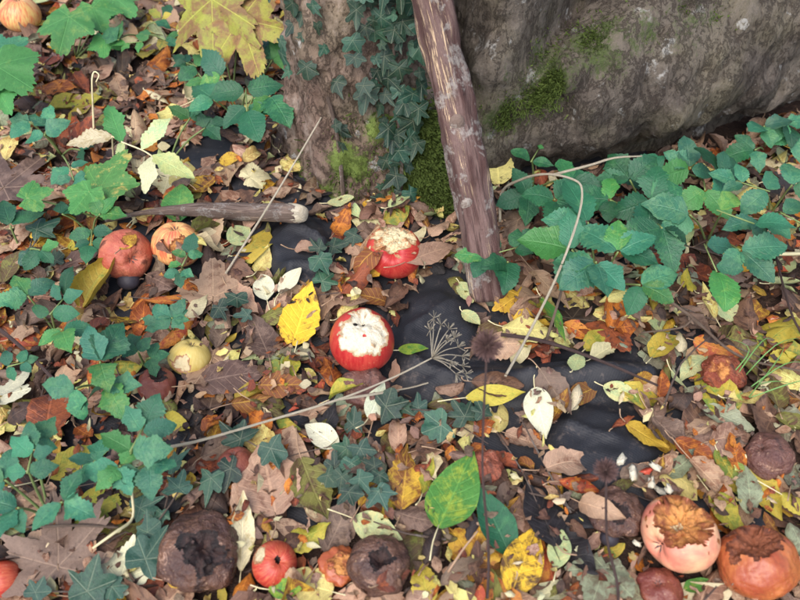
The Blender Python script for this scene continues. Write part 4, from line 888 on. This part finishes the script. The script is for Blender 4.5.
plant(90, 228, 'shaded little green plant between the brown lobed leaf and bruised apple', [(92, 232, 28, -80, 5, .04), (62, 214, 22, 120, 3, .03), (100, 214, 26, 60, 3, .045, 'brightgreen')], 'deepgreen', 'the shaded little plant')
plant(50, 322, 'blue-green plant with five broad leaflets at the left edge', [(52, 312, 38, 70, 5, .05), (28, 296, 30, 150, 3, .05), (62, 330, 34, -50, 3, .06)], 'bluegreen', 'the five-leafleted plant at the left edge')
plant(104, 378, 'blue-green bushy plant above the small maroon apple\'s left side', [(100, 362, 42, 65, 5, .07), (76, 388, 40, 190, 3, .06), (108, 384, 38, -70, 3, .06)], 'bluegreen', 'the left bushy plant')
plant(180, 268, 'small green rosette of leaflets just below the yellow and red apple', [(183, 264, 27, 80, 5, .05), (180, 272, 22, -90, 3, .04)], 'bluegreen', 'the small rosette under the yellow and red apple')
plant(172, 326, 'small green rosette right of the spotted yellow leaf', [(172, 318, 26, 60, 7, .05), (160, 326, 20, 200, 3, .04)], 'bluegreen', 'the small rosette by the spotted yellow leaf')
plant(142, 360, 'tiny dark green plant left of the half-buried yellow apple', [(138, 352, 26, 115, 3, .04), (150, 358, 20, 10, 3, .03)], 'deepgreen', 'the tiny dark plant')
plant(128, 470, 'large leafy blue-green plant above the large black rotten apple', [(132, 448, 46, 75, 5, .09), (120, 466, 42, -65, 5, .07), (95, 462, 34, 180, 3, .06), (150, 464, 34, -10, 3, .07)], 'bluegreen', 'the large leafy lower left plant')
plant(40, 505, 'spreading blue-green plant at the lower left edge', [(28, 470, 38, 100, 5, .07), (18, 508, 40, -110, 3, .06), (62, 502, 44, -25, 3, .06), (35, 445, 28, 60, 3, .05), (5, 480, 30, 170, 3, .05)], 'bluegreen', 'the spreading lower left plant')
plant(8, 372, 'little bright plant tucked into the left edge above the white leaf', [(10, 366, 22, 20, 5, .04)], 'bluegreen', 'the little plant on the left edge')
plant(240, 120, 'dark glossy green plant with drooping leaflets beside the trunk', [(246, 92, 46, -80, 5, .08, 'deepgreen'), (222, 76, 40, 130, 3, .07), (270, 96, 42, -50, 3, .07, 'deepgreen'), (214, 100, 34, 200, 3, .05), (272, 60, 30, 60, 3, .06, 'brightgreen')], 'bluegreen', 'the drooping plant beside the trunk')
plant(15, 240, 'broad-leaved dark plant at the left edge below the brown lobed leaf', [(10, 225, 36, 30, 3, .04), (40, 250, 24, -20, 3, .03)], 'deepgreen', 'the dark plant on the left edge')
plant(140, 30, 'yellow-green young plant with small round leaves near the top', [(155, 22, 22, 60, 5, .05, 'lime'), (140, 42, 24, 180, 5, .04, 'brightgreen'), (165, 40, 20, -30, 3, .04, 'fadegreen'), (118, 40, 24, 140, 3, .05)], 'brightgreen', 'the yellow-green young plant')
plant(185, 60, 'low dark green plant beneath the big yellow and brown lobed leaves', [(195, 66, 26, 150, 5, .03), (205, 82, 26, -100, 3, .03)], 'deepgreen')
plant(165, 155, 'thin-leaved dark green plant behind the fading seedling', [(205, 128, 24, 20, 3, .03), (190, 118, 22, 90, 3, .03)], 'deepgreen')
# right-hand mass
plant(500, 262, 'small green plant with pointed leaflets touching the leaning branch', [(500, 252, 34, 20, 5, .05), (508, 262, 32, -85, 3, .045), (485, 258, 28, 170, 3, .05)], 'deepgreen', 'the small plant touching the leaning branch')
plant(535, 180, 'green plant at the old trunk\'s foot beside the leaning branch', [(532, 160, 34, 60, 5, .06), (555, 200, 40, -60, 5, .06), (528, 195, 34, 200, 3, .05), (570, 180, 34, 30, 3, .06)], 'deepgreen', 'the plant at the old trunk foot')
plant(600, 280, 'broad-leaved green plant hanging over the crooked pale stem', [(596, 262, 54, -100, 5, .09), (618, 252, 50, 20, 5, .10), (572, 250, 44, 170, 3, .08), (640, 285, 40, -40, 3, .07), (588, 222, 42, 120, 3, .08)], 'bluegreen', 'the broad-leaved right-hand plant')
plant(650, 215, 'green plant in the middle of the right-hand patch near the trunk', [(650, 200, 46, -30, 5, .08), (630, 180, 38, 110, 3, .07), (662, 228, 44, -100, 3, .09), (610, 200, 36, 170, 3, .07)], 'deepgreen', 'the middle right-hand plant')
plant(710, 235, 'bushy blue-green plant with droplet-specked leaflets in the right-hand patch', [(722, 212, 50, -20, 5, .11), (706, 248, 46, -80, 5, .09), (690, 215, 42, 160, 3, .09), (740, 250, 40, -40, 3, .09)], 'bluegreen', 'the bushy right-hand plant')
plant(700, 175, 'blue-green plant growing against the underside of the old trunk', [(690, 168, 40, 100, 5, .06), (720, 172, 38, 20, 5, .07), (662, 172, 36, 180, 3, .06), (705, 190, 36, -60, 3, .08)], 'bluegreen', 'the plant under the old trunk')
plant(775, 205, 'blue-green plant at the right edge above the pale straight stalk', [(765, 190, 44, 150, 5, .09), (785, 215, 42, -30, 5, .09), (760, 222, 38, -110, 3, .08), (792, 185, 36, 60, 3, .07)], 'bluegreen', 'the plant at the right edge')
plant(770, 140, 'small drooping green plant right below the old trunk\'s far end', [(764, 126, 28, -80, 3, .05), (785, 122, 26, -60, 3, .05), (755, 150, 28, 190, 3, .04), (795, 135, 24, -100, 3, .04)], 'bluegreen')
# lobed-leaved plants
def lobed_plant(px, py, label, specs, name='lobed_leaf_plant', phrase=None):
    g = surf(px, py); g[2] = gz(g[0], g[1]); root = empty(name, g); tag(root, label, 'plant')
    for (x, y, s, deg, h, col, kind) in specs:
        J0 = at(x, y, surf(x, y)[2] + h); L = s * mpp(J0) * 1.1; v, f, uv = lobed(L, kind, -.18, .05, .3, 4, wob=.05); nb = (random.gauss(0, .1), -.35 + random.gauss(0, .1), .35 if kind == 'maple' else 1)
        Fm = frame(img2yaw(deg), nb); w = v @ Fm.T + J0 - Fm @ np.array([0, L * .22, 0]); a, b = colours(col, .06); mesh_obj('leaf', w, f, M['palmate'], root, uv, a, b)
        stem_to(root, g, w[0], .0015, .0011, M['stalk_green'], .005)
    if phrase: LAND.append(((px, py), phrase))
lobed_plant(75, 55, 'bright green lobed-leaved plant near the top left corner', [(66, 26, 46, -100, .07, 'brightgreen', 'tri'), (95, 14, 38, -60, .06, 'brightgreen', 'tri'), (120, 2, 36, -40, .05, 'brightgreen', 'tri'), (104, 44, 26, -80, .04, 'brightgreen', 'tri')], phrase='the bright lobed-leaved plant')
lobed_plant(-20, 100, 'large bright green toothed leaves poking in at the left edge', [(6, 72, 62, -30, .09, 'brightgreen', 'tri'), (4, 50, 40, 40, .08, 'bluegreen', 'tri'), (2, 98, 34, -50, .07, 'brightgreen', 'tri')], phrase='the large toothed leaves on the left edge')
lobed_plant(105, 215, 'yellow-flecked green lobed leaf below the fading seedling', [(106, 178, 54, 60, .06, 'flecked', 'tri'), (34, 196, 28, 20, .05, 'brightgreen', 'tri'), (84, 198, 34, -120, .05, 'brightgreen', 'tri')], phrase='the yellow-flecked lobed leaf')
lobed_plant(232, 86, 'maple seedling with two large yellow and brown blotched leaves at the top', [(212, 20, 84, -105, .10, 'maplefade', 'maple'), (246, 36, 74, -75, .09, 'maplefade', 'maple')], name='maple_seedling', phrase='the yellow maple seedling leaves')
# fading seedling with a few pinnate leaflets
g = surf(112, 172); g[2] = gz(g[0], g[1]); sd = empty('fading_seedling', g); tag(sd, 'fading seedling with pale brown-edged leaflets near the upper left', 'plant'); LAND.append(((130, 140), 'the fading seedling'))
Jn = [at(x, y, .07) for x, y in ((112, 136), (122, 142), (142, 150), (152, 156))]
stem_to(sd, g, Jn[0], .0014, .0012, M['stalk_pale']); v, f, uv = tube(spline(Jn, 10), [.0011] * 10, 5); mesh_obj('stem', v, f, M['stalk_pale'], sd, uv)
for (k, deg, s, col) in ((1, 118, 46, 'brightgreen'), (0, 190, 42, 'cream'), (2, 55, 42, 'palegreen'), (3, -25, 46, 'palegreen'), (3, -95, 38, 'cream'), (1, -90, 20, 'palegreen')):
    leaflet(sd, Jn[k], img2yaw(deg), s * mpp(Jn[k]) * 1.1, (0, -.35, 1), col, 'oval', .42, .4)
# ------------------------------------------------------------------ ivy
def ivy_leaf(parent, p, tipdir, nrm, L, light=False):
    n = np.asarray(nrm, float); n /= np.linalg.norm(n); y = np.asarray(tipdir, float); y -= n * (y @ n); y /= np.linalg.norm(y) + 1e-9; x = np.cross(y, n)
    v, f, uv = lobed(L, 'ivy', random.uniform(-.35, .1), .05, random.uniform(-.1, .6), 2, wob=.15); v[:, 0] *= random.uniform(.78, 1.15); w = v @ np.stack([x, y, n], 1).T + p - y * L * .15; a, b = colours('ivylight' if light else 'ivy', .12); mesh_obj('leaf', w, f, M['ivy'], parent, uv, a, b)
def ivy_on_trunk(label, polys, spine, size, phrase=None):
    h0 = [hit(x, y, trunk_a_r, CA_) for x, y in spine]; h0 = [h for h in h0 if h is not None]
    nrm = lambda p: np.array([p[0] - CA_[0], p[1] - CA_[1], 0]) / np.hypot(p[0] - CA_[0], p[1] - CA_[1])
    root = empty('ivy_vine', h0[-1]); tag(root, label, 'ivy', 'ivy climbing the slim trunk')
    v, f, uv = tube(spline([h + nrm(h) * .005 for h in h0], 24), np.linspace(.0018, .003, 24), 6, bump=.15); mesh_obj('stem', v, f, M['stick'], root, uv)
    for P, n in polys:
        P = np.array(P, float); k = 0; placed = []; tr = 0
        while k < n and tr < n * 60:
            tr += 1; x, y = random.uniform(P[:, 0].min(), P[:, 0].max()), random.uniform(max(P[:, 1].min(), -40), P[:, 1].max())
            if not inpoly(P, np.array([x]), np.array([y]))[0] or any((x - a) ** 2 + (y - b) ** 2 < (8 + 5 * random.random()) ** 2 for a, b in placed): continue
            p = hit(x, y, trunk_a_r, CA_)
            if p is None: continue
            placed.append((x, y)); k += 1; nn = nrm(p) + np.array([random.gauss(0, .45), random.gauss(-.2, .3), random.uniform(-.1, .9)]); L = random.uniform(*size) * mpp(p) * (1.15 - .35 * max(y, 0) / 220)
            ivy_leaf(root, p + nrm(p) * random.uniform(.010, .022), np.array([random.gauss(0, .7), random.gauss(-.2, .3), -1 + random.gauss(0, .4)]), nn, L, random.random() < .35)
    if phrase: LAND.append(phrase)
ivy_on_trunk('dense dark ivy vine climbing the right side of the slim trunk', [([(352, -30), (422, -30), (414, 80), (404, 205), (380, 208), (374, 120), (356, 70)], 66)], [(398, -30), (392, 40), (396, 110), (400, 160), (398, 215)], (9, 27))
ivy_on_trunk('sparse ivy vine on the left side of the slim trunk', [([(284, -30), (322, -30), (332, 55), (305, 72), (288, 40)], 15), ([(318, 70), (340, 70), (352, 150), (330, 150)], 4)], [(300, -30), (308, 30), (322, 70), (338, 130), (345, 200)], (9, 22))
def ivy_sprig(label, leaves, phrase=None, light=False):
    c = leaves[0]; g = surf(c[0], c[1]); root = empty('ivy_sprig', g); tag(root, label, 'ivy', 'ivy creeping over the litter')
    P = []
    for l in leaves:
        p = surf(l[0], l[1]) + np.array([0, 0, random.uniform(.005, .012)]); deg = l[3] if len(l) > 3 else random.uniform(0, 360)
        y = img2yaw(deg); ivy_leaf(root, p, np.array([math.cos(y), math.sin(y), 0]), (random.gauss(0, .15), random.gauss(-.3, .12), 1), l[2] * mpp(p) * 1.35, light or random.random() < .4); P.append(p - np.array([0, 0, .005]))
    v, f, uv = tube(spline(P, 4 * len(P)), .0009, 4); mesh_obj('stem', v, f, M['stick'], root, uv)
    if phrase: LAND.append(((c[0], c[1]), phrase))
ivy_sprig('thick cushion of small ivy leaves below the creamy white leaf', [(354, 426, 18), (345, 455, 18), (362, 455, 20), (335, 468, 17), (352, 470, 20), (372, 468, 16), (342, 486, 17), (362, 486, 18), (380, 500, 18, -60), (330, 482, 15), (380, 482, 15), (350, 500, 15)], 'the ivy cushion')
ivy_sprig('ivy sprig with pale-veined leaves beside the small smooth brown apple', [(274, 459, 26, -60), (238, 440, 24, 150), (228, 474, 22, 200), (212, 487, 20, -100)], 'the pale-veined ivy sprig')
ivy_sprig('ivy runner crossing below the black sheet and dry umbel', [(402, 413, 16), (418, 409, 15), (437, 430, 22, 200), (462, 416, 20), (481, 414, 15), (390, 410, 22, 10)], 'the ivy runner under the umbel')
ivy_sprig('large-leaved ivy sprig left of the large black rotten apple', [(152, 558, 32, 60), (146, 510, 22, 20), (149, 532, 17, 100), (182, 490, 16, 80), (178, 468, 18, 30), (163, 520, 14)], 'the large-leaved ivy sprig', True)
ivy_sprig('light ivy leaves at the bottom edge beside the white lobed leaf', [(92, 588, 32, 80), (116, 592, 20, -40), (40, 592, 18, 60)], 'the ivy on the bottom edge', True)
ivy_sprig('thin ivy runner lying on the raised black sheet', [(322, 266, 17, -60), (318, 252, 14), (336, 250, 14), (325, 284, 16), (370, 264, 18, 0), (352, 240, 14)], 'the ivy runner on the raised black sheet')
ivy_sprig('dark ivy sprig below the brown lobed leaf at far left', [(44, 234, 22, 30), (30, 262, 18, -60), (58, 262, 14)], None)
ivy_sprig('ivy sprig among leaves right of the tan three-lobed leaf', [(238, 305, 16), (222, 316, 16), (246, 318, 12)], None)
# ------------------------------------------------------------------ grass, crumbs of apple
for i, pts in enumerate([[(736, 385), (765, 362), (800, 345)], [(728, 378), (740, 366), (722, 345)], [(742, 392), (775, 380), (806, 372)], [(748, 398), (770, 372), (778, 350)], [(740, 390), (760, 398), (790, 392)], [(733, 380), (752, 358), (770, 348)], [(750, 396), (785, 398), (812, 388)]]):
    q = [S(*pts[0], -.004), S(*pts[1], .03), S(*pts[2], .015)]; c = spline(q, 9); wd = np.interp(np.linspace(0, 1, 9), [0, .3, 1], [.0005, .0007, .0001]); d = np.gradient(c, axis=0); sdv = np.cross(d, [0, -.4, 1]); sdv /= np.linalg.norm(sdv, axis=1)[:, None]
    v = np.concatenate([c - sdv * wd[:, None], c - np.array([0, 0, .0006]), c + sdv * wd[:, None]]); f = [(k, k + 1, 9 + k + 1, 9 + k) for k in range(8)] + [(9 + k, 10 + k, 19 + k, 18 + k) for k in range(8)]
    o = mesh_obj('grass_blade', v, f, M['grass']); tag(o, ['longest grass blade reaching up to the right edge', 'grass blade bent back to the left over the red-brown leaf', 'grass blade lying almost level towards the right edge', 'grass blade standing most upright in the right-hand tuft', 'short low grass blade at the front of the tuft', 'grass blade beside the longest one on its left', 'lowest grass blade running flat off the right edge'][i], 'grass', 'grass blades at the right edge')
LAND.append(((770, 372), 'the grass tuft'))
for i, (x, y, s, col, lab) in enumerate([(621, 462, 13, 0, 'leftmost of the pale apple scraps right of the small seed head'), (632, 474, 16, 0, 'long pale apple scrap between two smaller ones beside the small seed head'), (646, 473, 11, 1, 'red-skinned apple scrap among the pale scraps'), (655, 468, 12, 0, 'topmost pale apple scrap touching the pinkish leaf'), (651, 484, 13, 0, 'pale apple scrap in the middle of the little scatter'), (660, 493, 13, 0, 'pale apple scrap just above the bitten orange-fleshed apple'), (668, 490, 11, 0, 'rightmost of the pale apple scraps above the bitten apple'), (622, 501, 13, 0, 'lone pale apple scrap lying on the mushy dark apple'), (637, 545, 10, 0, 'small pale apple scrap left of the bitten apple')]):
    p = S(x, y, .003); r = s * mpp(p) * .40; v = []; nn = 9; a0 = random.uniform(0, 3)
    for j in range(7):
        for k in range(nn):
            a, b = 2 * PI * k / nn, PI * j / 6; d = np.array([1.25 * math.sin(b) * math.cos(a), .75 * math.sin(b) * math.sin(a), .5 * math.cos(b)]); d *= r * (1 + 1.1 * fbm(d[0] * 2.4 + i * 7, d[1] * 2.4, d[2] * 2.4, 2))
            v.append(p + np.array([d[0] * math.cos(a0) - d[1] * math.sin(a0), d[0] * math.sin(a0) + d[1] * math.cos(a0), d[2]]))
    o = mesh_obj('apple_scrap', v, [(j * nn + k, j * nn + (k + 1) % nn, (j + 1) * nn + (k + 1) % nn, (j + 1) * nn + k) for j in range(6) for k in range(nn)], RED if col else FL_WHITE, attrs={'lon': [0] * len(v), 'lat': [0] * len(v), 'inner': [1] * len(v)})
    tag(o, lab, 'apple scrap', 'pale apple scraps')
# ------------------------------------------------------------------ labels of the leaves
used_l = set()
SHW = {'ovate': 'oval', 'oval': 'rounded', 'broad': 'broad', 'obovate': 'blunt', 'narrow': 'narrow', 'long': 'long', 'maple': 'lobed', 'tri': 'three-lobed'}
for o, px, py, col, size, shape, curl, label in LEAVES:
    w = PAL[col][3]; sh = SHW[shape]; near = sorted(LAND, key=lambda l: (l[0][0] - px) ** 2 + (l[0][1] - py) ** 2)[:6]
    sz = 'large' if size > 52 else 'small' if size < 25 else ''
    cands = []
    for (q, ph) in near:
        dx, dy = q[0] - px, q[1] - py; dist = math.hypot(dx, dy)
        rel = ('left of' if dx > 0 else 'right of') if abs(dx) > abs(dy) else ('above' if dy > 0 else 'below')
        diag = (('lower ' if dy < 0 else 'upper ') + ('left of' if dx > 0 else 'right of')) if min(abs(dx), abs(dy)) > .45 * max(abs(dx), abs(dy)) else None
        cands.append(f'{w} {sh} fallen leaf {"just " if dist < 48 else ""}{rel} {ph}')
        if diag: cands.append(f'{w} {sh} fallen leaf to the {diag} {ph}')
    (q1, p1), (q2, p2) = near[0], near[1]
    extra = [f'{"curled" if abs(curl) > .6 else "flat"} ' + c for c in cands] + [f'{sz or "mid-sized"} ' + c for c in cands] + [f'{w} leaf between {p1} and {p2}', f'{w} {sh} leaf between {p1} and {near[2][1]}']
    for c in ([(sz + ' ' + c) for c in cands[:2]] if sz else []) + cands + extra:
        c = ' '.join(c.split())
        if c not in used_l and len(c.split()) <= 16: used_l.add(c); break
    tag(o, label or c, 'leaf', 'fallen leaves lying on top of the litter')
print('LEAVES', len(LEAVES), 'made', made, 'hero', len(hero), 'objects', len(bpy.data.objects), 'tris', sum(sum(len(p.vertices) - 2 for p in m.polygons) for m in bpy.data.meshes))
